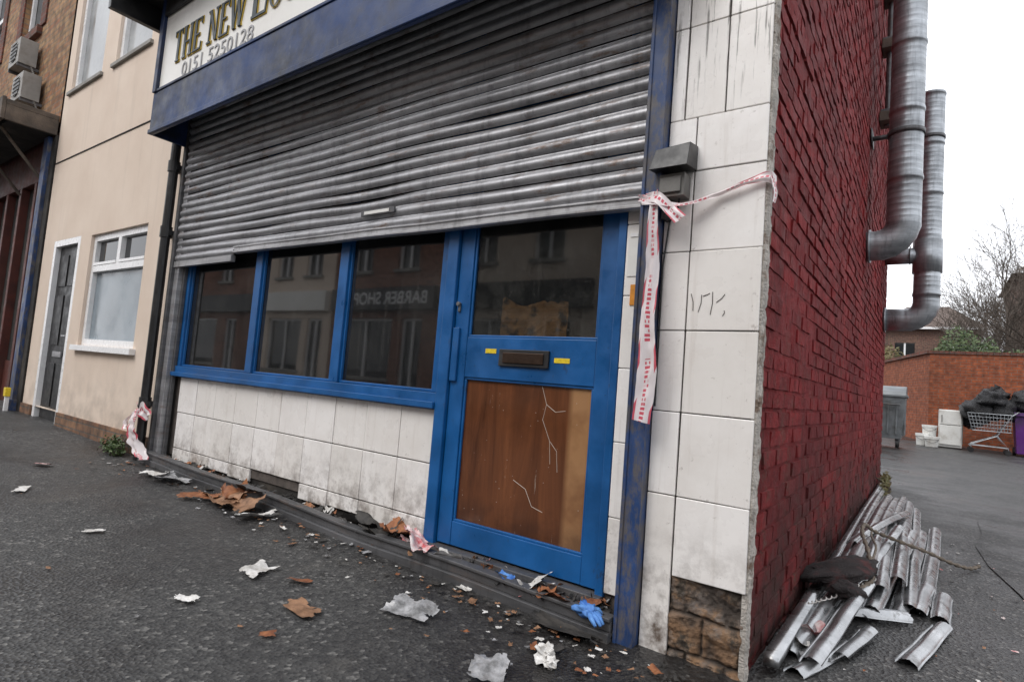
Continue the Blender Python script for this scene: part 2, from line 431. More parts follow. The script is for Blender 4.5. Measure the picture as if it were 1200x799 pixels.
for j in range(NZ+1):
    for i in range(NX+1):
        x=-.262+.266*i/NX; z=-.10+.395*j/NZ
        xq=x+.012*N3(x*9,z*9,11); zq=z+.010*N3(x*9,z*9,21)
        rowi=int((zq+.11)/.135); fx=((xq+.282)+(0 if rowi%2 else .06))%.14; fz=(zq+.11)%.135
        jt=min(fx,.14-fx,fz,.135-fz)
        top=clamp((z-.16)/.05,0,1)
        d=-.016*math.exp(-(jt/.007)**2)*(1-.8*top)+.020*N3(x*11,z*11,2)+.011*N3(x*30,z*30,5)+.005*N3(x*80,z*80,5)-.006*top
        vs.append((x,.010-d,z))
fs=[(j*(NX+1)+i,j*(NX+1)+i+1,(j+1)*(NX+1)+i+1,(j+1)*(NX+1)+i) for j in range(NZ) for i in range(NX)]
t.add(vs,fs,M_SAND)
t.box(-.37,-.005,.04,.3,-.15,.295,M_SAND)
t.build("exposed_base_bricks",shop)
M_SCR=simple("scratch_mark",(.05,.04,.035),.9,bump=0)
s=MB()
for a,b,c,d in ((-.245,1.335,-.235,1.27),(-.205,1.33,-.215,1.265),(-.20,1.325,-.175,1.335),(-.165,1.34,-.17,1.255),(-.12,1.33,-.15,1.30),(-.12,1.27,-.125,1.25)):
    s.tube([(a,-.0055,b),((a+c)/2+.004,-.0055,(b+d)/2),(c,-.0055,d)],.0013,M_SCR,4)
s.build("tile_scratches",shop)

t=MB()
for a,b in zip([.14,.44,.74,1.04,1.34,1.64,1.94,2.24],[.44,.74,1.04,1.34,1.64,1.94,2.24,2.6]):
    t.box(-.542,-.452,.03,.05,a+.0015,b-.0015,M_TILE2)
t.build("door_side_tiles",shop,bevel=.003)
MB().box(-.55,-.38,.0501,.12,-.02,2.85,M_GROUT).build("door_side_core",shop)
M_PAPER=simple("white_paper",(.72,.71,.68),.8,var=.12,bump=.3,dirt=(.3,.26,.22),dlo=.6,dhi=.8)
M_ORG=simple("orange_sticker",(.65,.25,.02),.5,var=.3,scale=30)
M_YEL=simple("yellow_sticker",(.75,.55,.02),.5,var=.3,scale=60)
t=MB(); t.box(-.53,-.47,.0265,.0295,1.42,1.58,M_PAPER); t.box(-.51,-.475,.026,.0295,1.30,1.385,M_ORG); t.box(-.525,-.49,.0255,.0295,1.585,1.60,M_UPVC)
t.build("stickers",shop)

MB().box(-4.44,-1.56,.075,.13,.16,.775,M_GROUT).build("stall_riser_core",shop)
MB().box(-4.44,-1.56,.085,.125,-.05,.159,M_SOOT).build("stall_riser_base",shop)
t=MB()
xs_=[-1.562]+[-1.812-.282*i for i in range(0,10)]
for i in range(len(xs_)-1):
    xb,xa=xs_[i],max(xs_[i+1],-4.44)
    for (a,b) in ((.50,.776),(.222,.498),(.12,.22)):
        if a<.2 and (i in (4,5) or R()<.12): continue
        aa=a+(U(0,.03) if a<.2 else 0); dy=U(-.002,.002)
        M_=Matrix.Translation((xa,0,a))@Matrix.Rotation(U(-.006,.006),4,'Z')@Matrix.Translation((-xa,0,-a))
        t.box(xa+.0018,xb-.0018,.06+dy,.0745,aa+.0018,b-.0018,M_TILE2,M=M_)
t.build("stall_riser_tiles",shop,bevel=.003)

f=MB()
f.box(-4.47,-1.55,.035,.125,.777,.862,M_BLUE)
f.box(-4.47,-1.55,.015,.0345,.782,.815,M_BLUE)
f.box(-4.46,-4.38,.05,.125,.863,2.8,M_BLUE)
for cx in (-3.375,-2.42): f.box(cx-.04,cx+.04,.05,.125,.863,2.8,M_BLUE)
f.box(-1.60,-1.55,.05,.125,.863,2.8,M_BLUE)
for a,b in ((-4.38,-3.415),(-3.335,-2.46),(-2.38,-1.60)):
    f.box(a,b,.066,.0845,.863,.878,M_BLUE); f.box(a,a+.014,.066,.0845,.879,2.8,M_BLUE); f.box(b-.014,b,.066,.0845,.879,2.8,M_BLUE)
f.build("window_frame",shop,bevel=.003)
f=MB()
for a,b in ((-4.38,-3.415),(-3.335,-2.46),(-2.38,-1.60)): f.box(a,b,.085,.091,.863,2.75,M_GLASS)
f.build("window_panes",shop)
f=MB()
f.box(-1.548,-1.478,.03,.13,.10,2.8,M_BLUE)
f.box(-.582,-.545,.03,.13,.10,2.8,M_BLUE)
f.build("door_frame",shop,bevel=.004)
B("door_threshold",shop,(-1.548,-.545,.0,.13,-.05,.125,),M_RAIL)
f=MB()
f.box(-1.472,-1.385,.05,.095,.135,2.3,M_BLUE); f.box(-.66,-.588,.05,.095,.135,2.3,M_BLUE)
f.box(-1.384,-.661,.052,.093,.135,.25,M_BLUE); f.box(-1.384,-.661,.052,.093,.955,1.155,M_BLUE); f.box(-1.384,-.661,.052,.093,2.2,2.3,M_BLUE)
for a,b,c,d in ((-1.384,-.661,.25,.262),(-1.384,-.661,.943,.955),(-1.384,-.661,1.155,1.167)): f.box(a,b,.058,.07,c,d,M_BLUE)
for c,d in ((.262,.943),(1.167,2.2)):
    f.box(-1.384,-1.372,.058,.07,c,d,M_BLUE); f.box(-.673,-.661,.058,.07,c,d,M_BLUE)
f.build("door_leaf",shop,bevel=.003)
B("door_lower_panel",shop,(-1.384,-.661,.0705,.08,.25,.955),M_PLY,0)
M_CRK=simple("crack_line",(.55,.48,.40),.4,bump=0)
f=MB()
for P_ in ([(-.93,.94),(-.90,.86),(-.915,.79),(-.87,.70),(-.86,.60)],[(-.90,.86),(-.85,.83),(-.80,.84)],[(-1.05,.50),(-.98,.47),(-.94,.40),(-.88,.385)],[(-.87,.70),(-.83,.66),(-.82,.57)]):
    f.tube([(a,.0700,b) for a,b in P_],.0011,M_CRK,4)
f.build("panel_cracks",shop)
B("door_upper_glass",shop,(-1.384,-.661,.072,.078,1.155,2.2),M_GLASSD,0)
M_BRASS=simple("aged_letter_plate",(.05,.03,.02),.35,.6)
f=MB(); f.box(-1.17,-.89,.040,.0515,1.02,1.10,M_BLACK); f.box(-1.145,-.915,.034,.0395,1.035,1.085,M_BRASS)
f.build("letter_plate",shop,bevel=.004)
f=MB(); f.box(-1.26,-1.195,.0495,.0515,1.078,1.100,M_YEL); f.box(-.865,-.785,.0495,.0515,1.048,1.070,M_YEL); f.build("door_stickers",shop)
f=MB(); f.box(-1.47,-1.43,.035,.0495,.93,1.20,M_BLUE); f.box(-1.455,-1.44,.040,.0495,1.28,1.32,M_RAIL); f.tube([(-1.45,.048,1.32),(-1.45,.03,1.32)],.012,M_RAIL,10)
f.build("door_lock",shop,bevel=.003)
M_BURNT=simple("burnt_chipboard",(.80,.34,.12),.9,var=.5,scale=9,bump=.6,dirt=(.06,.025,.012),dscale=9,dlo=.48,dhi=.58)
mb=MB(); vs=[];N=20
for i in range(N+1):
    for j in range(N+1):
        xx=-1.22+.38*i/N; top=1.33+.07*N3(xx*7,0,0)+.03*N3(xx*25,2,0); zz=1.10+(top-1.10)*j/N
        vs.append((xx,.094+.016*abs(N3(xx*6,zz*6,0))+.008*abs(N3(xx*20,zz*20,0)),zz))
mb.add(vs,[(i*(N+1)+j,(i+1)*(N+1)+j,(i+1)*(N+1)+j+1,i*(N+1)+j+1) for i in range(N) for j in range(N)],M_BURNT); mb.build("burnt_board",shop)

f=MB(); f.box(-.450,-.374,-.055,.03,-.05,2.95,M_POST); f.box(-.4505,-.436,-.062,-.0555,.0,2.6,M_POST); f.build("blue_steel_post",shop,bevel=.005)
f=MB(); f.box(-4.56,-4.52,-.04,.03,.02,2.9,M_RAIL); f.box(-4.519,-4.45,-.015,.03,.02,2.9,M_SLAT); f.box(-4.449,-4.42,.02,.05,.05,1.7,M_RAIL); f.build("shutter_guide",shop,bevel=.004)

f=MB()
def slope_box(mb,x0,x1,y0,y1,h0,h1,m,n=30,am=.0):
    vs=[];fs=[]
    for i in range(n+1):
        x=x0+(x1-x0)*i/n; z=g(x,0)+am*N3(x*1.2,3,0); dy=am*1.6*N3(x*.9,7,1)
        vs+=[(x,y0+dy,z+h0),(x,y1+dy,z+h0),(x,y1+dy,z+h1),(x,y0+dy,z+h1)]
    for i in range(n):
        for k_ in range(4): fs.append((i*4+k_,i*4+(k_+1)%4,(i+1)*4+(k_+1)%4,(i+1)*4+k_))
    fs+=[(0,3,2,1),(n*4,n*4+1,n*4+2,n*4+3)]
    mb.add(vs,fs,m)
slope_box(f,-4.62,-.455,-.09,-.055,-.02,.035,M_RAIL,am=.012); slope_box(f,-4.62,-.455,-.072,-.05,.0355,.075,M_RAIL,am=.012); slope_box(f,-4.62,-.455,-.085,-.03,.0755,.09,M_RAIL,am=.012)
f.build("shutter_bottom_rail",shop,bevel=.003)
f=MB(); slope_box(f,-4.5,-.46,-.029,.08,-.05,.03,M_SOOT); f.build("step",shop)

# ------------------------------------------------------------ roller shutter
sh=empty("roller_shutter")
pitch=.0625
prof=[]
for i in range(9):
    a=i/8; yy=-.017*math.sin(math.pi*min(1,a/.86))**.8 if a<.86 else .004
    prof.append((yy,a*pitch))
def slats(mb,x0,x1,zb0,zb1,ns,y0,m,nx=60):
    for k in range(ns):
        vs=[];fs=[]
        for i in range(nx+1):
            x=x0+(x1-x0)*i/nx; tt=i/nx
            flat=max(0,1-k/11.)
            zb=zb0+(zb1-zb0)*tt*flat+k*pitch
            dent=.030*math.exp(-((x+2.25)/.35)**2-((zb-1.86)/.10)**2)+.020*math.exp(-((x+1.1)/.5)**2-((zb-2.15)/.12)**2)+.022*math.exp(-((x+3.3)/.4)**2-((zb-1.80)/.09)**2)
            wob=.007*N3(x*1.3,k*.5,0)+.014*N3(x*.5,k*.2,4)+dent
            dz=.006*N3(x*.9,k*.35,9)
            tw=.11*N3(x*1.1,k*.9,15)
            for (yy,z_) in prof: vs.append((x,y0+yy+wob+tw*(z_-pitch/2),zb+z_+dz))
        p=len(prof)
        for i in range(nx):
            for j in range(p-1): fs.append((i*p+j,(i+1)*p+j,(i+1)*p+j+1,i*p+j+1))
        mb.add(vs,fs,m)
mb=MB(); slats(mb,-4.51,-.452,1.765,1.735,19,-.012,M_SLAT); mb.build("slat_curtain",sh,smooth=True)
mb=MB()
slats(mb,-4.51,-3.60,1.765-pitch+.002,1.765-pitch-.004,1,-.014,M_SLAT,10)
mb.build("loose_lower_slat",sh,smooth=True)
M_BAR=steel("bottom_bar_steel",(.50,.50,.51),.3,.35,.6)
mb=MB(); nx=30; vs=[];fs=[]
pr=[(-.02,-.005),(-.028,.0),(-.028,.012),(-.018,.014),(-.018,.036),(-.026,.038),(-.026,.046),(.01,.048),(.01,-.005)]
for i in range(nx+1):
    tt=i/nx; x=-3.60+(3.148)*tt; zb=1.715*(1-tt)+1.69*tt+.007*N3(x*1.6,0,0); dy=.012*N3(x*.9,4,0)
    vs+=[(x,a-.008+dy,zb+b) for a,b in pr]
p=len(pr)
for i in range(nx):
    for j in range(p): fs.append((i*p+j,(i+1)*p+j,(i+1)*p+(j+1)%p,i*p+(j+1)%p))
fs+= [tuple(range(p)),tuple(nx*p+j for j in range(p))]
mb.add(vs,fs,M_BAR); mb.box(-4.51,-3.62,-.03,.005,1.655,1.70,M_BAR)
mb.box(-2.20,-1.92,-.034,-.0225,1.83,1.862,M_RAIL); mb.box(-2.17,-1.96,-.037,-.0345,1.836,1.855,M_PAPER)
mb.build("bottom_bar",sh,bevel=.002)

# ------------------------------------------------------------ fascia + sign
fa=MB()
fa.box(-4.56,-.34,-.31,-.285,2.665,3.0,M_FASC)
fa.box(-4.56,-.34,-.322,-.3105,2.665,2.70,M_FASC)
fa.box(-4.56,-.34,-.284,-.06,2.955,2.985,M_BLACK)
fa.box(-4.56,-4.535,-.284,-.001,2.665,2.954,M_FASC); fa.box(-.365,-.34,-.284,-.06,2.665,2.954,M_FASC)
fa.build("shutter_housing",shop,bevel=.004)
sign=empty("shop_sign")
def signmat():
    t=NT("weathered_sign_face"); 
    cc=t.mix(t.ramp(t.noise(2,6),.35,.7),(.82,.81,.77),(.72,.70,.65))
    cc=t.mix(t.ramp(t.noise(1,6,.7,vec=t.mapv((20,20,1.5))),.58,.75,0,.4),cc,(.25,.24,.22))
    t.col(cc); t.rough(.35); return t.m
M_SIGN=signmat()
MB().box(-4.50,-.36,-.30,-.05,3.001,3.72,M_SIGN).build("sign_panel",sign,bevel=.003)
f=MB(); f.box(-4.56,-4.501,-.325,-.05,3.001,3.78,M_FASC); f.box(-4.5,-.36,-.325,-.301,3.62,3.78,M_BLACK)
f.box(-4.78,-.3,-.62,-.05,3.781,4.0,M_BLACK); f.box(-4.78,-4.73,-.62,-.05,3.60,3.78,M_BLACK)
f.box(-4.5,-.36,-.318,-.301,3.001,3.022,M_FASC)
f.build("sign_frame",sign,bevel=.004)
M_LET=simple("dark_green_letter",(.018,.03,.035),.4,var=.4); M_GOLD=simple("gold_letter_edge",(.60,.42,.06),.4,var=.2); M_FADE=simple("faded_grey_numerals",(.36,.36,.37),.6,var=.3)
def stroke(mb,a,b,w,y,m,h=.006):
    a=Vector(a);b=Vector(b)
    vs=[(a.x-w/2,y,a.y),(a.x+w/2,y,a.y),(b.x+w/2,y,b.y),(b.x-w/2,y,b.y)]
    vs+= [(p[0],y+h,p[2]) for p in vs]
    mb.add(vs,[(0,1,2,3),(7,6,5,4),(0,4,5,1),(1,5,6,2),(2,6,7,3),(3,7,4,0)],m)
def hbar(mb,x0,x1,z0,z1,y,m,h=.006): mb.box(x0,x1,y,y+h,z0,z1,m)
def arc(mb,cx,cz,rx,rz,w1,w2,a0,a1,y,m,n=20):
    vs=[];fs=[]
    for i in range(n+1):
        a=a0+(a1-a0)*i/n; c,s_=math.cos(a),math.sin(a)
        wi=w2+(w1-w2)*abs(c)
        for q in (0,1): vs.append((cx+c*(rx-(q*wi)),y,cz+s_*(rz-q*wi)))
    for i in range(n): fs.append((i*2,i*2+1,i*2+3,i*2+2))
    mb.add(vs,fs,m)
KX=.80
def letter(mb,ch,x,z,hh,m,y,e=0):
    W=.13*hh+e*2; w=.05*hh+e*2; s=.05*hh+e*2; w_={'T':.62,'H':.72,'E':.60,'N':.74,'W':.95,'L':.58,'O':.74,'C':.68,'A':.74}[ch]*hh*KX
    def ser(cx,zz,wd=.22): hbar(mb,cx-wd*hh/2-e,cx+wd*hh/2+e,zz-s/2,zz+s/2,y-.0003*random.random(),m)
    lo,hi=z+.025*hh,z+hh-.025*hh
    if ch=='T': stroke(mb,(x+w_/2,lo),(x+w_/2,hi),W,y,m); hbar(mb,x-e,x+w_+e,hi-s/2,hi+s/2,y-.0004,m); ser(x+w_/2,lo); stroke(mb,(x+.03*hh,hi-.15*hh),(x+.03*hh,hi),w*.7,y-.0002,m); stroke(mb,(x+w_-.03*hh,hi-.15*hh),(x+w_-.03*hh,hi),w*.7,y-.0002,m)
    if ch=='H':
        for cx in (x+.10*hh,x+w_-.10*hh): stroke(mb,(cx,lo),(cx,hi),W,y,m); ser(cx,lo); ser(cx,hi)
        hbar(mb,x+.12*hh,x+w_-.12*hh,z+hh*.48-s/2,z+hh*.48+s/2,y-.0004,m)
    if ch in 'EL':
        stroke(mb,(x+.10*hh,lo),(x+.10*hh,hi),W,y,m); hbar(mb,x-e,x+w_+e,lo-s/2,lo+s/2,y-.0004,m); stroke(mb,(x+w_-.02*hh,lo),(x+w_,lo+.2*hh),w*.8,y-.0002,m)
        if ch=='E': hbar(mb,x-e,x+w_*.95+e,hi-s/2,hi+s/2,y-.0004,m); hbar(mb,x+.1*hh,x+w_*.72,z+hh*.5-s/2,z+hh*.5+s/2,y-.0003,m); stroke(mb,(x+w_*.92,hi-.18*hh),(x+w_*.92,hi),w*.8,y-.0002,m)
        else: ser(x+.10*hh,hi,.3)
    if ch=='N': stroke(mb,(x+.1*hh,lo),(x+.1*hh,hi),w,y-.0001,m); stroke(mb,(x+w_-.1*hh,lo),(x+w_-.1*hh,hi),w,y-.0001,m); stroke(mb,(x+w_-.12*hh,lo),(x+.1*hh,hi),W,y-.0005,m); ser(x+.1*hh,lo); ser(x+w_-.1*hh,hi); ser(x+.06*hh,hi,.18)
    if ch=='W':
        p=[(x+.06*hh,hi),(x+.24*hh,lo),(x+w_*.5,hi),(x+w_-.22*hh,lo),(x+w_-.04*hh,hi)]
        stroke(mb,p[1],p[0],W,y,m); stroke(mb,p[1],p[2],w,y-.0002,m); stroke(mb,p[3],p[2],W,y-.0004,m); stroke(mb,p[3],p[4],w,y-.0006,m); ser(x+.06*hh,hi); ser(x+w_-.04*hh,hi,.2); ser(x+w_*.5,hi,.2)
    if ch=='O': arc(mb,x+w_/2,z+hh/2,w_/2+e,hh/2+e,W,w*.7,0,2*math.pi,y,m,32)
    if ch=='C': arc(mb,x+w_/2,z+hh/2,w_/2+e,hh/2+e,W,w*.7,.7,2*math.pi-.7,y,m,28); stroke(mb,(x+w_-.06*hh,hi-.25*hh),(x+w_-.06*hh,hi),w*.8,y-.0002,m)
    if ch=='A': stroke(mb,(x+.08*hh,lo),(x+w_/2,hi),w,y-.0001,m); stroke(mb,(x+w_-.08*hh,lo),(x+w_/2,hi),W,y-.0004,m); hbar(mb,x+.2*hh,x+w_-.2*hh,z+hh*.33,z+hh*.33+s,y-.0006,m); ser(x+.08*hh,lo); ser(x+w_-.08*hh,lo,.3)
    return w_+.075*hh
def word(mb,txt,x,z,hs,m,y,e=0):
    for ch,hh in zip(txt,hs):
        if ch==' ': x+=hh*.30; continue
        x+=letter(mb,ch,x,z,hh,m,y,e)
    return x
txt="THE NEW LOCAL"; hs=[.25]*8+[.37]+[.25]*4
lm_=MB(); word(lm_,txt,-4.28,3.175,hs,M_GOLD,-.3065,.006); word(lm_,txt,-4.28,3.175,hs,M_LET,-.3125,0); lm_.build("sign_lettering",sign)
def text_obj(name,body,size,loc,rot,m,parent,ext=.002,sx=1,off=0):
    c=bpy.data.curves.new(name,'FONT'); c.body=body; c.size=size; c.extrude=ext; c.offset=off
    o=bpy.data.objects.new(name+"_src",c); COL.objects.link(o); o.location=loc; o.rotation_euler=rot; o.scale=(sx,1,1); c.materials.append(m)
    bpy.context.view_layer.update()
    me=bpy.data.meshes.new_from_object(o.evaluated_get(bpy.context.evaluated_depsgraph_get())); 
    o2=bpy.data.objects.new(name,me); COL.objects.link(o2); o2.matrix_world=o.matrix_world.copy(); o2.parent=parent
    bpy.data.objects.remove(o); return o2
text_obj("phone_number","0151 5250128",.155,(-4.13,-.3035,3.035),(math.pi/2,0,0),M_FADE,sign,.0015,1.12)

jb=empty("junction_box")
M_JB=simple("rusty_box_metal",(.16,.155,.145),.6,.3,var=.4,dirt=(.10,.05,.03),dscale=9)
f=MB(); f.box(-.372,-.272,-.075,-.006,1.70,1.79,M_JB); f.box(-.365,-.285,-.085,-.0755,1.715,1.775,M_JB)
f.add([(-.40,-.12,1.80),(-.25,-.12,1.80),(-.25,-.006,1.815),(-.40,-.006,1.815),(-.385,-.095,1.885),(-.25,-.095,1.895),(-.25,-.006,1.91),(-.385,-.006,1.90)],[(3,2,1,0),(4,5,6,7),(0,1,5,4),(1,2,6,5),(2,3,7,6),(3,0,4,7)],M_BLACK)
f.box(-.36,-.345,-.06,-.007,1.62,1.7,M_BLACK)
f.tube([(-.30,-.04,1.70),(-.31,-.03,1.66),(-.345,-.012,1.62),(-.362,-.010,1.45),(-.360,-.010,.9)],.004,M_BLACK,6)
f.build("housing",jb,bevel=.004)

# ------------------------------------------------------------ barrier tape
def tapemat():
    t=NT("red_white_barrier_tape"); uv=t.tc.outputs["UV"]; x,y,z=t.xyz(uv)
    cell=t.math('FLOOR',t.math('MULTIPLY',x,58))
    fr=t.math('FRACT',t.math('MULTIPLY',x,58))
    blk=t.noise(1,1,.5,vec=t.comb(t.math('MULTIPLY',cell,3.7),t.math('MULTIPLY',t.math('FLOOR',t.math('MULTIPLY',y,9)),2.3)))
    glyph=t.math('MULTIPLY',t.ramp(fr,.62,.66,1,0),t.ramp(blk,.40,.44))
    mid=t.math('MULTIPLY',t.ramp(y,.36,.37),t.ramp(y,.63,.64,1,0))
    word_=t.ramp(t.math('FRACT',t.math('MULTIPLY',x,3.1)),.80,.81,1,0)
    a=t.math('MULTIPLY',t.math('MULTIPLY',glyph,mid),word_)
    st=t.ramp(t.math('FRACT',t.math('ADD',t.math('MULTIPLY',x,4.4),y)),.58,.60)
    edge=t.math('SUBTRACT',1.,t.math('MULTIPLY',t.ramp(y,.11,.12),t.ramp(y,.88,.89,1,0)))
    a=t.math('MAXIMUM',a,t.math('MULTIPLY',edge,st))
    t.col(t.mix(a,(.84,.78,.78),(.62,.07,.11))); t.rough(.3)
    tr=t.n.new("ShaderNodeBsdfTranslucent"); tr.inputs[0].default_value=(.7,.55,.55,1)
    mx=t.n.new("ShaderNodeMixShader"); mx.inputs[0].default_value=.25; t.L(t.b.outputs[0],mx.inputs[1]); t.L(tr.outputs[0],mx.inputs[2]); t.L(mx.outputs[0],t.out.inputs[0])
    return t.m
M_TAPE=tapemat()
def ribbon(mb,pts,ws,m,amp=.005):
    P=[Vector(p) for p in pts]; W=[Vector(w) for w in ws]
    Q=[];V=[]
    for i in range(len(P)-1):
        for k in range(10):
            t_=k/10
            p0,p1,p2,p3=P[max(i-1,0)],P[i],P[i+1],P[min(i+2,len(P)-1)]
            Q.append(.5*((2*p1)+(p2-p0)*t_+(2*p0-5*p1+4*p2-p3)*t_*t_+(3*p1-p0-3*p2+p3)*t_**3)); V.append(W[i].lerp(W[i+1],t_))
    Q.append(P[-1]);V.append(W[-1])
    vs=[];uv=[];L=0; K=8
    for i,(q,w) in enumerate(zip(Q,V)):
        if i: L+=(q-Q[i-1]).length
        for k in range(K+1):
            s_=k/K; o=Vector((0,-1,0))*(amp*math.sin(s_*math.pi*2.4+L*11)+amp*1.4*N3(L*22,s_*3,1))
            vs.append(q+w*(2*s_-1)+o); uv.append((L,s_))
    fs=[(i*(K+1)+k,i*(K+1)+k+1,(i+1)*(K+1)+k+1,(i+1)*(K+1)+k) for i in range(len(Q)-1) for k in range(K)]
    mb.add(vs,fs,m,uv)
mb=MB()
ribbon(mb,[(-.375,-.10,1.72),(-.372,-.11,1.60),(-.368,-.10,1.42),(-.372,-.105,1.22),(-.362,-.10,1.02),(-.372,-.11,.84)],[(.012,0,.004),(.016,.01,0),(.022,.012,0),(.029,0,0),(.034,.01,.01),(.030,.01,-.006)],M_TAPE)
ribbon(mb,[(-.43,-.09,1.695),(-.36,-.10,1.675),(-.28,-.07,1.665),(-.17,-.03,1.70),(-.06,-.03,1.735),(.012,-.015,1.75),(.03,.03,1.735)],[(0,.005,.022),(0,.02,.016),(0,.012,.010),(0,.004,.012),(0,.003,.010),(0,.004,.022),(0,.0,.028)],M_TAPE)
ribbon(mb,[(-.42,-.085,1.70),(-.36,-.11,1.69),(-.31,-.10,1.64),(-.27,-.10,1.60)],[(0,.005,.02),(.004,.01,.024),(.012,.006,.018),(.02,.0,.014)],M_TAPE)
ribbon(mb,[(-.46,-.06,1.71),(-.44,-.075,1.705),(-.40,-.078,1.70),(-.36,-.075,1.705)],[(0,0,.016)]*4,M_TAPE)
ribbon(mb,[(.02,-.01,1.755),(.035,.0,1.70),(.03,.01,1.66)],[(0,.006,.012),(.004,.014,0),(.002,.012,0)],M_TAPE)
mb.build("barrier_tape",smooth=True)
mb=MB(); o_=.13
def sh_(L): return [(a+o_,b+.02,c) for a,b,c in L]
ribbon(mb,sh_([(-4.79,-.13,.50),(-4.74,-.15,.46),(-4.70,-.13,.50),(-4.64,-.10,.44)]),[(0,.01,.05),(.01,.02,.04),(0,.01,.06),(.02,0,.03)],M_TAPE,.015)
ribbon(mb,sh_([(-4.75,-.15,.48),(-4.70,-.18,.38),(-4.68,-.18,.28),(-4.6,-.16,.18),(-4.5,-.16,.13)]),[(.03,.01,.02),(.05,.0,.0),(.04,.01,.01),(.03,.03,.02),(.02,.03,.0)],M_TAPE,.015)
ribbon(mb,sh_([(-4.78,-.15,.46),(-4.84,-.17,.40),(-4.82,-.18,.34)]),[(.03,.01,.03),(.04,.0,.01),(.02,.0,.02)],M_TAPE,.015)
mb.build("barrier_tape",smooth=True)

PX=-4.625
mb=MB(); mb.tube([(PX,-.07,g(PX,0)-.02),(PX,-.07,7.5)],.036,M_BLACK,14)
for z in (.5,1.9,2.45,4.4): mb.tube([(PX,-.07,z),(PX,-.07,z+.09)],.045,M_BLACK,14); mb.box(PX-.055,PX+.055,-.07,-.002,z+.02,z+.06,M_BLACK)
mb.build("drainpipe")

# ------------------------------------------------------------ cream house
ch=empty("rendered_house")
mb=MB()
wins=[(-6.5,-5.17,.97,2.10),(-7.78,-6.85,3.92,5.3),(-6.48,-5.62,3.92,5.3)]
door=(-7.62,-6.80,.10,2.12)
wall_holes(mb,-7.98,-4.56,.26,7.8,[wins[0],wins[1],wins[2],(door[0],door[1],.26,door[3])],0.,.10,M_CREAM)
mb.box(-7.98,-4.60,.12,7.8,-.2,7.8,M_CREAM)
mb.build("rendered_walls",ch)
mb=MB(); M_PLB=brick_mat("plinth_brick",(.24,.12,.07),(.30,.17,.10),(.16,.14,.12))
mb.box(-6.79,-4.58,-.02,.09,-.1,.262,M_PLB); mb.box(-7.98,-7.63,-.02,.09,-.1,.262,M_PLB)
mb.build("brick_plinth",ch)
mb=MB(); mb.box(-7.98,-4.57,-.008,.0005,3.078,3.088,M_SOOT); mb.build("render_joint",ch)
mb=MB()
for i,(a,b,c,d) in enumerate(wins):
    if i==0: mb.box(a-.06,b+.06,-.05,.10,c-.055,c-.001,M_UPVC)
    else: mb.box(a-.05,b+.05,-.03,.10,c-.04,c-.001,M_KERB)
    fw=.065
    mb.box(a,a+fw,.03,.10,c,d,M_UPVC); mb.box(b-fw,b,.03,.10,c,d,M_UPVC); mb.box(a+fw,b-fw,.03,.10,c,c+fw,M_UPVC); mb.box(a+fw,b-fw,.03,.10,d-fw,d,M_UPVC)
    h=c+(d-c)*.66
    if i==0:
        mb.box(a+fw,b-fw,.025,.10,h,h+fw,M_UPVC)
        mid=(a+b)/2; mb.box(mid-.035,mid+.035,.026,.10,h+fw,d-fw,M_UPVC)
        mb.box(a+fw+.001,mid-.036,.02,.06,h+fw+.001,h+fw+.03,M_UPVC); mb.box(mid+.036,b-fw-.001,.02,.06,h+fw+.001,h+fw+.03,M_UPVC)
        mb.box(a+fw,b-fw,.07,.075,c+fw,h,M_FROST); mb.box(a+fw,mid-.035,.07,.075,h+fw,d-fw,M_GLASS2); mb.box(mid+.035,b-fw,.07,.075,h+fw,d-fw,M_GLASS2)
    else: mb.box(a+fw,b-fw,.07,.075,c+fw,d-fw,M_NET)
mb.build("windows",ch,bevel=.004)
mb=MB()
a,b,c,d=door
mb.box(a,a+.07,.0,.10,.09,d,M_UPVC); mb.box(b-.07,b,.0,.10,.09,d,M_UPVC); mb.box(a+.07,b-.07,.0,.10,d-.07,d,M_UPVC); mb.box(a-.02,b+.02,-.04,.115,.06,.089,M_UPVC)
mb.box(a+.07,b-.07,.05,.09,.09,d-.07,M_BLACK)
for x0,x1 in ((a+.14,(a+b)/2-.03),((a+b)/2+.03,b-.14)):
    for z0,z1 in ((.28,.75),(.95,1.5),(1.6,1.95)): mb.box(x0,x1,.040,.0495,z0,z1,M_BLACK)
mb.box((a+b)/2-.13,(a+b)/2+.13,.035,.0495,.82,.88,M_SLAT); mb.tube([(b-.12,.04,1.05),(b-.12,.01,1.05),(b-.22,.01,1.05)],.012,M_SLAT)
mb.build("front_door",ch,bevel=.004)
mb=MB(); mb.add([(-8,-.1,7.8),(-4.57,-.1,7.8),(-4.57,3.9,9.6),(-8,3.9,9.6),(-4.57,8,7.8),(-8,8,7.8)],[(0,1,2,3),(3,2,4,5),(1,4,2),(0,3,5)],M_SLATE); mb.build("roof",ch)

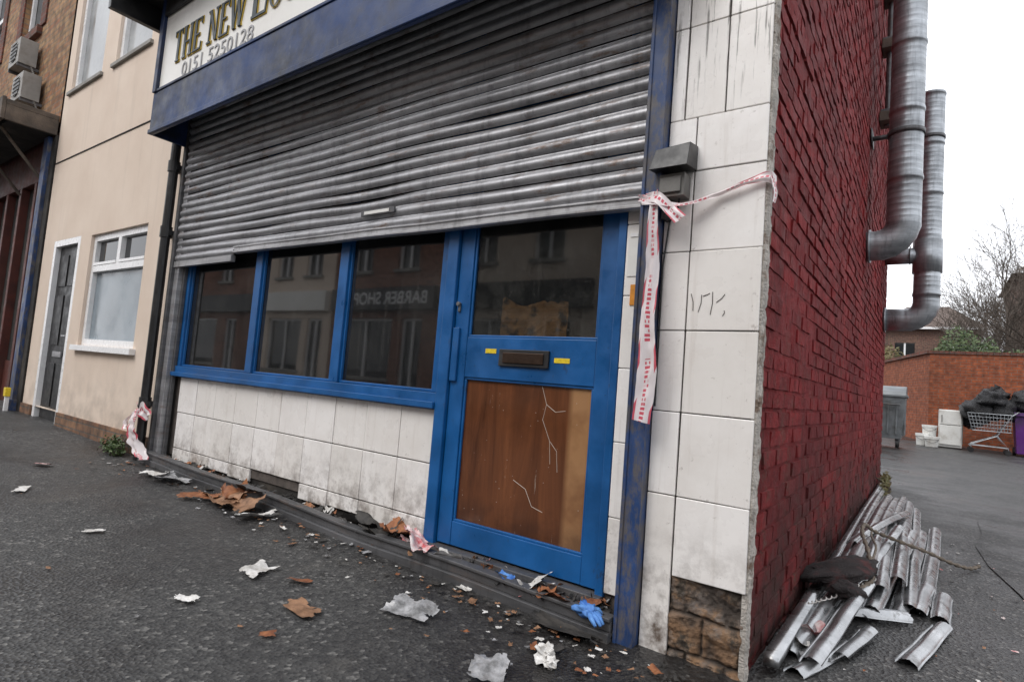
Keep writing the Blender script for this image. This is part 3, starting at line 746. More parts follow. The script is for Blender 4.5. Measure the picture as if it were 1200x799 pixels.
# ------------------------------------------------------------ left brick building
lb=empty("brick_shop_building")
M_LB=brick_mat("yellow_brown_brick",(.44,.27,.14),(.32,.14,.075),(.22,.20,.17),grime=(.09,.065,.04))
M_RB=brick_mat("dark_red_brick",(.22,.07,.045),(.16,.05,.035),(.16,.14,.12))
mb=MB(); wall_holes(mb,-18,-8.0,3.6,8.2,[(-10.25,-9.35,5.2,7.0),(-12.4,-11.4,5.2,7.0)],-.01,.15,M_LB); mb.box(-18,-8.01,.2,8,-.2,8.2,M_RB)
mb.build("brick_walls",lb)
M_REDW=simple("dark_red_wood",(.10,.022,.014),.6,var=.5,dirt=(.03,.02,.015))
mb=MB()
for a,b,c,d in ((-10.25,-9.35,5.2,7.0),(-12.4,-11.4,5.2,7.0)):
    mb.box(a,b,.10,.13,c,d,M_GLASS2); mb.box(a,a+.07,.05,.099,c,d,M_UPVC); mb.box(b-.07,b,.05,.099,c,d,M_UPVC); mb.box(a+.07,b-.07,.05,.099,(c+d)/2,(c+d)/2+.07,M_UPVC); mb.box(a-.08,b+.08,-.07,.09,c-.12,c-.001,M_RB)
    mb.box(a-.12,b+.12,-.05,-.0115,d,d+.25,M_RB); mb.box(a-.22,a-.001,-.03,-.0115,c,d,M_RB); mb.box(b+.001,b+.22,-.03,-.0115,c,d,M_RB)
mb.build("windows",lb,bevel=.005)
mb=MB()
mb.box(-8.30,-8.14,-.06,.18,.05,3.44,M_POST); mb.box(-8.33,-8.11,-.09,.19,.0,.28,M_POST); mb.box(-8.139,-7.99,-.02,.19,.0,3.44,M_SOOT)
mb.box(-18,-8.29,.05,.19,3.0,3.55,M_REDW); mb.box(-12,-8.31,.12,.19,.05,.7,M_REDW)
x=-12.
while x<-8.4: mb.box(x,x+.09,.05,.19,.05,3.0,M_REDW); x+=.62
mb.box(-12,-8.31,.14,.19,.7,3.0,M_SOOT)
mb.build("shopfront",lb,bevel=.006)
M_WOODG=simple("weathered_timber",(.12,.095,.075),.85,var=.5,scale=8,bump=.6,dirt=(.05,.045,.04))
mb=MB(); mb.box(-18,-8.02,-.50,-.011,3.62,3.68,M_WOODG); mb.box(-18,-8.02,-.54,-.501,3.44,3.70,M_WOODG); mb.box(-8.06,-8.02,-.5,-.011,3.44,3.62,M_WOODG); mb.box(-18,-8.07,-.45,-.011,3.46,3.5,M_SOOT)
for x in (-8.4,-9.4,-10.4): mb.tube([(x,-.45,3.45),(x,.03,2.9)],.02,M_WOODG,6)
mb.build("canopy",lb,bevel=.006)
mb=MB(); mb.add([(-18,-.2,8.2),(-8,-.2,8.2),(-8,4,10.2),(-18,4,10.2),(-8,8,8.2),(-18,8,8.2)],[(0,1,2,3),(3,2,4,5),(1,4,2),(0,3,5)],M_SLATE); mb.build("roof",lb)
M_AC=simple("aged_ac_casing",(.30,.29,.27),.6,var=.25,dirt=(.12,.10,.08))
for (xx,zz) in ((-9.35,4.55),(-9.0,4.0)):
    e=empty("air_conditioner"); mb=MB(); mb.box(xx-.22,xx+.22,-.24,-.05,zz,zz+.34,M_AC); mb.tube([(xx,-.241,zz+.17),(xx,-.248,zz+.17)],.13,M_BLACK,20); mb.box(xx-.2,xx-.18,-.24,-.012,zz-.04,zz-.001,M_RAIL); mb.box(xx+.18,xx+.2,-.24,-.012,zz-.04,zz-.001,M_RAIL)
    for q in range(5): mb.box(xx-.13,xx+.13,-.256,-.2485,zz+.06+q*.052,zz+.07+q*.052,M_AC)
    mb.tube([(xx+.2,-.1,zz),(xx+.2,-.03,zz-.15),(xx+.2,-.02,3.72)],.012,M_KERB,6)
    mb.build("casing",e,bevel=.008)
mb=MB(); mb.box(-8.13,-8.05,-.15,-.10,.32,.42,M_YEL); mb.box(-8.11,-8.07,-.14,-.10,.15,.32,M_UPVC); mb.build("gas_marker",bevel=.005)

# ------------------------------------------------------------ opposite terrace
M_OB=brick_mat("opposite_brick",(.34,.15,.10),(.42,.20,.14),(.32,.29,.26))
for bi,(x0,x1) in enumerate(((-34,-24),(-23.98,-19),(-18.98,-13),(-12.98,-7),(-6.98,-1),(-.98,6),(6.02,14))):
    e=empty("opposite_terrace"); mb=MB(); w=(x1-x0); holes=[]
    for k in range(2): a=x0+w*(.18+.42*k); holes+=[(a,a+1.1,4.7,6.3)]
    holes+=[(x0+.5,x0+w*.6,.7,2.9),(x0+w*.68,x0+w*.68+1.,.1,2.9)]
    mt=(M_OB,M_CREAM)[bi%2==1]
    wall_holes(mb,x0,x1,-.2,7.6,holes,-12.,.2,mt,-1)
    mb.add([(x0,-11.8,7.6),(x1,-11.8,7.6),(x1,-15.5,9.4),(x0,-15.5,9.4),(x1,-19,7.6),(x0,-19,7.6)],[(0,1,2,3),(3,2,4,5),(1,4,2),(0,3,5)],M_SLATE)
    mb.box(x0,x1,-19,-12.25,-.2,7.59,mt)
    for (a,b,c,d) in holes:
        mb.box(a,b,-12.24,-12.18,c,d,M_GLASS2); 
        mb.box(a,a+.08,-12.17,-12.1,c,d,M_UPVC); mb.box(b-.08,b,-12.17,-12.1,c,d,M_UPVC); mb.box(a+.08,b-.08,-12.17,-12.1,d-.08,d,M_UPVC); mb.box((a+b)/2-.04,(a+b)/2+.04,-12.17,-12.1,c,d-.081,M_UPVC)
        mb.box(a-.1,b+.1,-12.1,-11.9,c-.12,c-.001,M_KERB)
    mb.box(x0+.2,x1-.2,-11.98,-11.75,3.2,4.0,M_BLACK if bi in (0,2,3) else (M_SIGN if bi in (1,5) else M_REDW))
    mb.build("facade",e)
    if bi==2: text_obj("sign_text","BARBER SHOP",.62,(x1-.5,-11.745,3.4),(math.pi/2,0,math.pi),M_UPVC,e,.003,off=.008)

# ------------------------------------------------------------ flue ducts
def duct(name,x,y,ztop,zbend,r,brack,tee=None):
    e=empty(name); mb=MB(); pts=[];rr=[]
    z=ztop
    while z>zbend+.22:
        seg=min(.62,z-(zbend+.22)); 
        for (dz,q) in ((0,1.05),(.012,1.06),(.03,1.06),(.034,1.0)):
            pts.append((x,y,z-dz)); rr.append(r*q)
        kk=.034
        while kk<seg-.02:
            kk+=.055; 
            if kk<seg-.01: pts+= [(x,y,z-kk),(x,y,z-kk-.004),(x,y,z-kk-.010)]; rr+=[r,r*1.012,r]
        z-=seg
        if seg<.05: break
    Rb=.20; cx,cz=x-Rb,zbend+.20
    for i in range(0,6):
        a=math.radians(90*i/5*.98); pts.append((cx+Rb*math.cos(a),y,cz-Rb*math.sin(a))); rr.append(r)
        if i<5:
            a2=math.radians(90*(i+.5)/5*.98)
            pts.append((cx+Rb*math.cos(a2),y,cz-Rb*math.sin(a2))); rr.append(r*1.045)
    pts+=[(cx-.02,y,zbend),(cx-.03,y,zbend),(-.03,y,zbend)]; rr+=[r,r,r]
    mb.tube(pts,rr,M_DUCT,24)
    mb.tube([(.012,y,zbend),(.03,y,zbend)],r*1.14,M_DUCT,24)
    for zb in brack:
        mb.tube([(x,y,zb),(x,y,zb+.04)],r*1.09,M_RAIL,24); mb.box(0.012,x-r*.9,y-.02,y+.02,zb+.005,zb+.035,M_RAIL)
        mb.box(.010,.018,y-.12,y+.12,zb-.04,zb+.08,M_RAIL)
    if tee:
        mb.tube([(x,y,tee-.2),(x,y,tee+.2)],[r*1.12,r*1.12],M_DUCT,24)
        mb.tube([(x,y,tee+.02),(.0,y,tee+.02)],r*.72,M_DUCT,20)
        mb.tube([(x-r*1.25,y-.03,tee+.02),(x-r*1.32,y-.03,tee+.02)],r*.85,M_RAIL,20)
    o=mb.build("duct_run",e)
    for p in o.data.polygons: p.use_smooth=(len(p.vertices)==4)
    return e
duct("flue_duct",.27,3.85,8.6,2.42,.130,(3.4,5.2,7.0))
duct("flue_duct",.43,6.3,4.88,2.08,.135,(4.3,),tee=2.85)
f=MB(); f.tube([(.07,4.75,3.9),(.07,4.75,5.6)],.03,M_RAIL,8); 
for z in (3.92,4.7,5.25): f.box(.005,.13,4.62,4.85,z,z+.1,M_WOODG); f.box(.005,.2,4.70,4.76,z+.1,z+.16,M_RAIL)
f.build("wall_bracket",bevel=.006)

# ------------------------------------------------------------ boundary wall
M_BW=brick_mat("orange_boundary_brick",(.38,.105,.042),(.28,.075,.034),(.20,.16,.13),grime=(.09,.035,.022))
M_BWy=brick_mat("orange_boundary_brick_return",(.38,.105,.042),(.28,.075,.034),(.20,.16,.13),axis='y',grime=(.09,.035,.022))
bw=empty("brick_boundary_wall"); mb=MB()
mb.box(.47,14,17,17.22,0,2.60,M_BW); 
mb.add([(.468,17.003,0),(-2.45,27,0),(-2.45,27,2.6),(.468,17.003,2.6),(.68,17.1,0),(-2.2,27.1,0),(-2.2,27.1,2.6),(.68,17.1,2.6)],[(0,1,2,3),(4,5,6,7),(3,2,6,7)],M_BWy)
mb.build("brickwork",bw)
mb=MB(); x=.44
while x<14: mb.box(x,x+.105,16.97,17.25,2.605,2.68,M_RB); x+=.112
mb.add([(.40,17.0,2.605),(-2.5,27,2.605),(-2.5,27,2.69),(.40,17.0,2.69),(.72,17.1,2.605),(-2.15,27.1,2.605),(-2.15,27.1,2.69),(.72,17.1,2.69)],[(0,1,2,3),(4,5,6,7),(3,2,6,7),(0,3,7,4)],M_RB)
mb.build("coping",bw)

# ------------------------------------------------------------ bins etc
M_GALV=simple("galvanised_bin",(.20,.215,.225),.5,.4,var=.35,scale=4,dirt=(.08,.07,.06))
gz=g(0,14)
e=empty("metal_refuse_bin"); mb=MB()
bx0,bx1,by0,by1=-1.05,.07,13.2,14.1
mb.box(bx0,bx1,by0,by1,gz+.2,gz+1.12,M_GALV,taper=.86)
for q in range(6):
    yy=by0+.12+q*.13; mb.box(bx1-.075,bx1-.012,yy,yy+.03,gz+.28,gz+1.08,M_GALV)
for q in range(6):
    xx=bx0+.14+q*.16; mb.box(xx,xx+.03,by0+.008,by0+.07,gz+.30,gz+1.06,M_GALV)
mb.box(bx0-.03,bx1+.03,by0-.03,by1+.03,gz+1.121,gz+1.17,M_GALV)
vs=[]
for i in range(9):
    a=math.pi*i/8; vs+=[(bx0,(by0+by1)/2-.45*math.cos(a),gz+1.171+.2*math.sin(a)),(bx1,(by0+by1)/2-.45*math.cos(a),gz+1.171+.2*math.sin(a))]
fs=[(2*i,2*i+1,2*i+3,2*i+2) for i in range(8)]+[tuple(2*i for i in range(9)),tuple(2*i+1 for i in range(9))]
mb.add(vs,fs,M_GALV)
for xx in (bx0+.15,bx1-.15):
    for yy in (by0+.15,by1-.15): mb.tube([(xx-.025,yy,gz+.09),(xx+.025,yy,gz+.09)],.09,M_BLACK,14); mb.box(xx-.035,xx+.035,yy-.03,yy+.03,gz+.1,gz+.21,M_RAIL)
mb.tube([(bx0+.1,by0-.06,gz+.95),(bx1-.1,by0-.06,gz+.95)],.016,M_RAIL)
mb.build("bin_body",e,bevel=.012)

M_PUR=simple("purple_plastic",(.10,.018,.17),.45,var=.2,dirt=(.05,.03,.06))
e=empty("wheelie_bin"); mb=MB(); gz=g(2.3,15.8)
mb.box(2.08,2.62,15.5,16.05,gz+.06,gz+.92,M_PUR,taper=.80); mb.box(2.04,2.66,15.44,16.1,gz+.921,gz+.965,M_PUR); mb.box(2.06,2.64,15.46,16.08,gz+.966,gz+1.0,M_PUR)
mb.tube([(2.12,16.13,gz+.96),(2.6,16.13,gz+.96)],.02,M_PUR); mb.tube([(2.10,16.0,gz+.1),(2.16,16.0,gz+.1)],.1,M_BLACK,16); mb.tube([(2.56,16.0,gz+.1),(2.62,16.0,gz+.1)],.1,M_BLACK,16)
mb.build("bin_body",e,bevel=.02)

M_WP=simple("white_plastic",(.70,.70,.67),.4,var=.15,dirt=(.35,.32,.28))
e=empty("white_cabinet"); mb=MB(); gz=g(.9,15.9)
mb.box(.68,1.14,15.7,16.2,gz+.02,gz+.93,M_WP); mb.box(.70,1.12,15.66,15.699,gz+.08,gz+.55,M_WP); mb.box(.70,1.12,15.66,15.699,gz+.57,gz+.91,M_WP); mb.box(.73,.75,15.63,15.659,gz+.62,gz+.8,M_KERB)
mb.box(1.141,1.16,15.75,16.15,gz+.1,gz+.9,M_KERB); mb.build("cabinet_body",e,bevel=.012)
for (x,y,r_,h_) in ((.36,15.6,.14,.28),(.55,15.4,.15,.24),(.5,15.75,.15,.50)):
    e=empty("plastic_bucket"); mb=MB(); gz=g(x,y)
    mb.tube([(x,y,gz+.005),(x,y,gz+h_)],[r_*.82,r_],M_WP,18); mb.tube([(x,y,gz+h_-.05),(x,y,gz+h_+.012)],r_*1.06,M_WP,18)
    mb.tube([(x-r_*1.05,y-.02,gz+h_-.03),(x-r_*.7,y-r_,gz+h_-.1),(x,y-r_*1.1,gz+h_-.14),(x+r_*.7,y-r_,gz+h_-.1),(x+r_*1.05,y-.02,gz+h_-.03)],.005,M_RAIL,5)
    mb.build("bucket_body",e)
e=empty("shopping_trolley"); mb=MB(); gz=g(1.6,15.5); x0,x1,y0,y1=1.22,2.02,15.3,15.85
def W(a,b,r_=.006): mb.tube([a,b],r_,M_DUCT,6)
zb,zt=gz+.52,gz+.92
for i in range(13):
    t_=i/12; xb=x0+.1+(x1-x0-.12)*t_; xt=x0+(x1-x0)*t_
    for yy in (y0,y1): W((xb,yy+(.03 if yy==y0 else -.03),zb),(xt,yy,zt))
    W((xb,y0+.03,zb),(xb,y1-.03,zb))
for i in range(6):
    t_=i/5; zz=zb+(zt-zb)*t_; xa=x0+.1*(1-t_); 
    for yy in (y0+.03*(1-t_),y1-.03*(1-t_)): W((xa,yy,zz),(x1,yy,zz),.008 if i in(0,5) else .005)
    W((xa,y0,zz),(xa,y1,zz)); W((x1,y0,zz),(x1,y1,zz))
for yy in (y0+.05,y1-.05):
    mb.tube([(x1+.12,yy,gz+1.0),(x1,yy,gz+.9),(x1-.25,yy,gz+.42),(x0+.1,yy,gz+.20),(x0+.05,yy,gz+.15)],.013,M_DUCT,8)
    mb.tube([(x1-.25,yy,gz+.42),(x1-.05,yy,gz+.16),(x0+.1,yy,gz+.17)],.012,M_DUCT,8)
    for xx in (x0+.08,x1-.05): mb.tube([(xx,yy-.015,gz+.06),(xx,yy+.015,gz+.06)],.06,M_BLACK,12); W((xx,yy,gz+.06),(xx,yy,gz+.17),.01)
mb.tube([(x1+.12,y0+.03,gz+1.0),(x1+.12,y1-.03,gz+1.0)],.017,M_RAIL,8)
mb.build("wire_frame",e)
M_BAG=simple("black_bin_bag",(.012,.012,.014),.28,var=.4,scale=12,bump=.8,bd=.03)
mb=MB()
for i,(x,y,z,r_) in enumerate(((1.45,15.6,1.15,.30),(1.85,15.65,1.18,.28),(1.65,15.5,1.42,.24),(2.1,16.3,1.2,.3),(1.3,16.0,.95,.26),(2.35,15.85,1.42,.3),(1.75,15.95,1.5,.24))):
    mb.ell((x,y,z+.02),(r_*1.1,r_,r_*.85),M_BAG,.5,i*3.1,22,16)
    mb.tube([(x,y,z+r_*.75),(x+.02,y,z+r_*.95),(x+.05,y,z+r_*1.2)],[.06,.025,.07],M_BAG,8)
mb.build("rubbish_bags",smooth=True)

# ------------------------------------------------------------ distant houses and vegetation
M_FB=brick_mat("distant_brick",(.24,.12,.08),(.18,.08,.06),(.3,.27,.24))
M_TILR=simple("roof_tile",(.13,.095,.08),.8,var=.4,scale=3)
for (x0,x1,y0,y1,ze,zr) in ((4.3,14,38,46,8.9,10.6),(-2.5,2.9,44,52,6.6,8.6),(-16,-3.5,46,54,5.5,8.2)):
    e=empty("brick_house"); mb=MB()
    hs=[]; x=x0+1
    while x<x1-1.6: hs+=[(x,x+1.1,ze-2.2,ze-1.0),(x,x+1.1,ze-5,ze-3.6)]; x+=2.6
    wall_holes(mb,x0,x1,0,ze,hs,y0,.15,M_FB); mb.box(x0,x1,y0+.2,y1,0,ze,M_FB)
    for h in hs: mb.box(h[0],h[1],y0+.1,y0+.15,h[2],h[3],M_GLASS2); mb.box(h[0],h[1],y0+.05,y0+.099,h[2],h[2]+.12,M_UPVC); mb.box((h[0]+h[1])/2-.05,(h[0]+h[1])/2+.05,y0+.05,y0+.099,h[2]+.121,h[3],M_UPVC)
    ym=(y0+y1)/2
    mb.add([(x0-.4,y0-.4,ze),(x1+.4,y0-.4,ze),(x1-1.5,ym,zr),(x0+1.5,ym,zr),(x1+.4,y1+.4,ze),(x0-.4,y1+.4,ze)],[(0,1,2,3),(3,2,4,5),(1,4,2),(0,3,5),(0,5,4,1)],M_TILR)
    mb.box(x0+2,x0+2.8,ym-.4,ym+.4,zr-.9,zr+.9,M_FB); mb.box(x0-.4,x1+.4,y0-.45,y0-.4,ze-.12,ze+.02,M_UPVC)
    mb.build("house_body",e)
M_BARK=simple("bare_bark",(.085,.068,.055),.9,var=.35,scale=5,bump=0)
def tree(x,y,h,seed,spread=.5,lev=5):
    random.seed(seed); mb=MB(); z=g(x,y)-.05
    def br(p,d,L,r_,l):
        n=4; pts=[p]; rr=[r_]; q=Vector(p); dd=Vector(d)
        for i in range(n):
            dd=(dd+Vector((U(-1,1),U(-1,1),U(-.3,.5)))*.14).normalized(); q=q+dd*(L/n); pts.append(q.copy()); rr.append(r_*(1-.55*(i+1)/n))
        mb.tube(pts,rr,M_BARK,7 if l>3 else (5 if l>1 else 3),caps=False)
        if l==0: return
        k=(3 if l>1 else 4)+(R()<.5)
        for i in range(k):
            t_=.35+.65*(i+R()*.7)/k; idx=min(n,int(t_*n)+0); base=pts[idx]
            a=R()*6.283; side=dd.orthogonal().normalized(); side=Matrix.Rotation(a,3,dd)@side
            nd=(dd*(1-spread*U(.5,1.1))+side*U(.5,1.0)*spread*1.4+Vector((0,0,.18))).normalized()
            br(base,nd,L*U(.55,.8),max(.008,r_*U(.38,.55)),l-1)
        br(pts[-1],dd,L*.7,max(.008,rr[-1]*.9),l-1)
    br(Vector((x,y,z)),Vector((U(-.08,.08),0,1)).normalized(),h*.36,h*.016,lev)
    mb.build("bare_tree")
tree(3.1,27,9.6,11,.5); tree(4.0,30,12,5,.45); tree(2.2,32,9.5,23,.5); tree(4.9,26,9,31,.5)
random.seed(99)
def leafmat(name,a,b):
    t=NT(name); t.col(t.mix(t.isl(),a,b)); t.rough(.6); return t.m
M_LEAF=leafmat("evergreen_leaf",(.02,.045,.012),(.09,.13,.04)); M_LEAF2=leafmat("dry_leaf",(.10,.10,.03),(.16,.12,.05))
def shrub(name,blobs,n,m,sz=.07):
    mb=MB()
    for i in range(n):
        c,r_=random.choice(blobs); c=Vector(c)
        d=Vector((U(-1,1),U(-1,1),U(-1,1)))
        if d.length>1 or d.length<.05: continue
        d=d*(1+.35*noise.noise(d*3+c)); p=c+Vector((d.x*r_[0],d.y*r_[1],d.z*r_[2]))
        a=Vector((U(-1,1),U(-1,1),U(-1,1))).normalized()*sz*U(.5,1.3); b=a.orthogonal().normalized()*sz*U(.3,.6)
        mb.add([p-a,p+b,p+a,p-b],[(0,1,2,3)],m)
    for c,r_ in blobs: mb.tube([(c[0],c[1],g(c[0],c[1])),(c[0]+.05,c[1],c[2]),(c[0]-.1,c[1]+.1,c[2]+r_[2]*.9)],[.04,.02,.005],M_BARK,5)
    mb.build(name)
shrub("shrub",[((1.15,19.6,2.9),(.55,.6,.75)),((1.7,20,2.75),(.5,.6,.6)),((.9,20.5,2.6),(.5,.6,.6)),((2.5,19.8,2.6),(.5,.5,.4)),((3.3,20,2.7),(.6,.6,.5))],9000,M_LEAF,.06)
shrub("shrub",[((-1.1,26,2.9),(.8,1.2,.8)),((-1.9,29,3.0),(.9,1.2,.9))],4000,M_LEAF2,.08)
shrub("weed",[((-5.02,-.12,.16),(.16,.08,.08)),((-4.88,-.14,.15),(.10,.06,.07))],900,M_LEAF,.018)
shrub("weed",[((.10,5.8,.08),(.06,.25,.12)),((.08,6.3,.10),(.05,.2,.12))],700,M_LEAF2,.03)

# ------------------------------------------------------------ loose shutter slats
random.seed(3)
pile=empty("broken_shutter_slats")
def slat(mb,a,b,w,m,roll=0,bendz=0,h=.019,n=22,bend=.0):
    a=Vector(a);b=Vector(b);d=(b-a).normalized(); s_=d.cross(Vector((0,0,1))).normalized(); upv=s_.cross(d)
    vs=[];fs=[]; K=10; pr=[]; sd=U(0,50); tw=U(-.25,.25)
    for k in range(K+1):
        q=k/K; pr.append(((q-.5)*w, h*math.sin(math.pi*q)**.7))
    pr=[(-.5*w-.008,.004),(-.5*w-.006,-.006)]+pr+[(.5*w+.004,-.010),(.5*w+.008,-.002)]
    P=len(pr)
    for i in range(n+1):
        t_=i/n; rl=roll+tw*(t_-.5); cr,sr=math.cos(rl),math.sin(rl); s2=s_*cr+upv*sr; u2=upv*cr-s_*sr
        c=a.lerp(b,t_)+Vector((0,0,1))*(bendz*math.sin(math.pi*t_)+.003*N3(t_*3,sd,0))+s_*(.006*N3(t_*2.5,sd,3)+bend*math.sin(math.pi*t_))
        for k,(x_,z_) in enumerate(pr):
            ee=(.012*N3(k*.9,sd,i) if i in (0,n) else 0)
            vs.append(c+s2*x_+u2*z_+d*ee)
    for i in range(n):
        for k in range(P-1): fs.append((i*P+k,(i+1)*P+k,(i+1)*P+k+1,i*P+k+1))
    mb.add(vs,fs,m)
mb=MB()
mb.box(-.025,.025,0,1,-.015,.02,M_SLATG,M=Matrix.Translation((.068,.12,.05))@Matrix.Rotation(.002,4,'Z')@Matrix.Diagonal((1,6.4,1,1)))
slat(mb,(.055,.35,.03),(.05,6.2,.10),.05,M_SLATG,.5)
slat(mb,(.12,1.7,.09),(.08,5.9,.06),.065,M_SLATG,.45,.03)
slat(mb,(.18,1.45,.15),(.16,5.4,.05),.065,M_SLATG,.15,.05,bend=.015)
slat(mb,(.25,1.5,.13),(.23,5.2,.05),.065,M_SLATG,-.15,.06)
slat(mb,(.32,1.25,.10),(.29,5.5,.04),.065,M_SLATG,.1,.05,bend=-.02)
slat(mb,(.39,1.5,.10),(.35,5.2,.035),.065,M_SLATG,-.35,.05)
slat(mb,(.445,1.3,.03),(.41,4.8,.03),.065,M_SLATG,-.2,.02)
slat(mb,(.40,1.2,.02),(.47,3.6,.02),.065,M_SLATG,.1)
slat(mb,(.50,1.45,.012),(.56,3.9,.015),.065,M_SLATG,-.1)
slat(mb,(.20,.95,.07),(.34,2.7,.17),.065,M_SLATG,.4)
slat(mb,(.30,1.05,.05),(.42,2.9,.12),.065,M_SLATG,-.2)
slat(mb,(.26,1.0,.02),(.30,3.0,.13),.065,M_SLATG,.1)
slat(mb,(.14,1.9,.16),(.36,3.6,.15),.065,M_SLATG,.2,.02)
slat(mb,(.47,1.30,.02),(.50,1.80,.03),.065,M_SLATG,.1)
slat(mb,(.56,1.30,.01),(.575,1.75,.015),.065,M_SLATG,-.1)
slat(mb,(.45,.62,.006),(.565,1.22,.01),.065,M_SLATG,.1)
slat(mb,(.17,.28,.03),(.27,1.2,.12),.065,M_SLATG,.3)
slat(mb,(.09,.35,.01),(.17,1.4,.08),.065,M_SLATG,-.3)
slat(mb,(.24,.45,.015),(.31,.85,.02),.06,M_SLATG,.4)
slat(mb,(.13,.20,.006),(.25,.62,.012),.06,M_SLATG,.0)
slat(mb,(.20,.98,.04),(.44,1.15,.03),.06,M_SLATG,-.3)
mb.build("loose_slats",pile,smooth=True)
mb=MB()
M_CUSH=simple("charred_cushion",(.022,.016,.016),.85,var=.5,scale=14,bump=1,bd=.02,dirt=(.10,.02,.018),dscale=10,dlo=.52,dhi=.7)
MX=(Matrix.Rotation(-.6,3,'Z')@Matrix.Rotation(.16,3,'X'))
mb.ell((.155,1.20,.155),(.105,.22,.038),M_CUSH,.40,4,28,16,M=MX)
mb.ell((.20,1.02,.12),(.08,.07,.03),M_CUSH,.5,9,16,10,M=MX)
mb.build("charred_cushion",smooth=True)
M_ROPE=simple("frayed_rope",(.16,.13,.10),.9,var=.5,scale=40,bump=.8)
def curvept(pts,n=10):
    P=[Vector(p) for p in pts];Q=[]
    for i in range(len(P)-1):
        p0,p1,p2,p3=P[max(i-1,0)],P[i],P[i+1],P[min(i+2,len(P)-1)]
        for k in range(n):
            t_=k/n; Q.append(.5*((2*p1)+(p2-p0)*t_+(2*p0-5*p1+4*p2-p3)*t_*t_+(3*p1-p0-3*p2+p3)*t_**3))
    Q.append(P[-1]); return Q
mb=MB()
Q=curvept([(.22,1.0,.10),(.27,1.12,.13),(.29,1.25,.15),(.25,1.5,.22),(.20,1.8,.25),(.19,2.1,.25),(.24,2.2,.20),(.36,2.2,.17),(.50,2.3,.12),(.62,2.42,.06),(.72,2.6,.014),(.78,2.75,.012)])
mb.tube(Q,[.010+.004*math.sin(i*1.7) for i in range(len(Q))],M_ROPE,7)
Q=curvept([(.27,1.35,.17),(.28,1.6,.22),(.24,1.9,.22),(.22,2.2,.20)])
mb.tube(Q,.006,M_ROPE,6)
mb.build("rope",smooth=True)
M_CHAIN=simple("pale_spring",(.55,.53,.5),.5,.2)
mb=MB()
Q=curvept([(.05,.80,.06),(.10,.85,.08),(.18,.98,.10),(.25,1.12,.13),(.30,1.3,.13)],22)
H_=[]
for i,q in enumerate(Q):
    a=i*1.4; H_.append(q+Vector((.006*math.cos(a),0,.006*math.sin(a))))
mb.tube(H_,.003,M_CHAIN,4); mb.build("coiled_cable")

# ------------------------------------------------------------ litter
def lm(name,a,b,ro=.7):
    t=NT(name); t.col(t.mix(t.ramp(t.noise(14,6,.7),.38,.62),a,b)); t.rough(ro); t.bump(t.noise(60,4),.4,.003); return t.m
L_WH=lm("litter_white",(.40,.38,.35),(.76,.75,.73)); L_BR=lm("litter_cardboard",(.14,.07,.035),(.33,.18,.10)); L_OR=lm("litter_brown_leaf",(.14,.045,.018),(.33,.13,.05))
L_BL=lm("litter_blue",(.03,.12,.42),(.12,.30,.65)); L_GY=lm("litter_grey_plastic",(.13,.13,.13),(.38,.38,.39),.18); L_BK=lm("litter_charred",(.010,.010,.010),(.05,.045,.04))
L_PK=lm("litter_pink_print",(.50,.08,.09),(.75,.70,.68))
def crump(mb,x,y,sx,sy,h,m,z0=None,rot=None,seed=None,N=13,tilt=0):
    seed=U(0,99) if seed is None else seed; rot=U(0,6.28) if rot is None else rot; vs=[]
    c,s_=math.cos(rot),math.sin(rot); fa_=U(0,3.14); fold=U(-.5,.5)
    for i in range(N):
        for j in range(N):
            u_,v_=i/(N-1)*2-1,j/(N-1)*2-1
            k=1+.25*N3(u_*1.3,v_*1.3,seed)+.05*N3(u_*4,v_*4,seed)
            X_,Y_=u_*sx*k*.5,v_*sy*k*.5
            px_,py_=x+X_*c-Y_*s_,y+X_*s_+Y_*c
            q=u_*math.cos(fa_)+v_*math.sin(fa_)-fold
            hz=h*(.55*abs(q)*(1 if q>0 else .35)+.55*max(0,.15+N3(u_*1.1,v_*1.1,seed+3))+.22*abs(N3(u_*2.6,v_*2.6,seed+13)))
            vs.append((px_,py_,(g(px_,py_) if z0 is None else z0)+.008+hz))
    fs=[]
    for i in range(N-1):
        for j in range(N-1):
            cx_,cy_=(i+.5)/(N-1)*2-1,(j+.5)/(N-1)*2-1
            if max(abs(cx_),abs(cy_))>.90+.30*N3(cx_*2,cy_*2,seed+20) : continue
            fs.append((i*N+j,(i+1)*N+j,(i+1)*N+j+1,i*N+j+1))
    mb.add(vs,fs,m)
def single(name,*a,sm=True,**k):
    mb=MB(); crump(mb,*a,**k); mb.build(name,smooth=sm)
single("paper_scrap",-1.85,-.67,.15,.10,.03,L_WH,N=17)
single("paper_scrap",-1.74,-1.02,.09,.05,.02,L_WH)
single("paper_scrap",-3.86,-.99,.15,.06,.012,L_WH); single("paper_scrap",-2.80,-.97,.09,.05,.012,L_WH); single("paper_scrap",-4.6,-.70,.13,.09,.02,L_PK)
single("leaf_litter",-1.65,-.60,.10,.05,.012,L_OR); single("leaf_litter",-1.40,-.75,.18,.10,.016,L_BR); single("leaf_litter",-1.30,-.95,.06,.04,.01,L_OR)
single("plastic_bag",-1.12,-.47,.20,.11,.05,L_GY,N=19); single("plastic_bag",-.62,-.60,.15,.12,.05,L_GY,N=19)
mb=MB(); mb.ell((-.55,-.38,.035),(.036,.032,.028),L_WH,.8,3,20,14); mb.ell((-.51,-.40,.025),(.022,.02,.018),L_WH,.8,8,14,10); mb.build("crumpled_tissue")
single("cardboard",-3.05,-.18,.36,.18,.07,L_BR,N=17); single("cardboard",-2.85,-.20,.30,.18,.10,L_BR,N=17); single("cardboard",-3.2,-.26,.26,.14,.04,L_OR)
single("cardboard",-3.0,-.14,.22,.16,.12,L_OR)
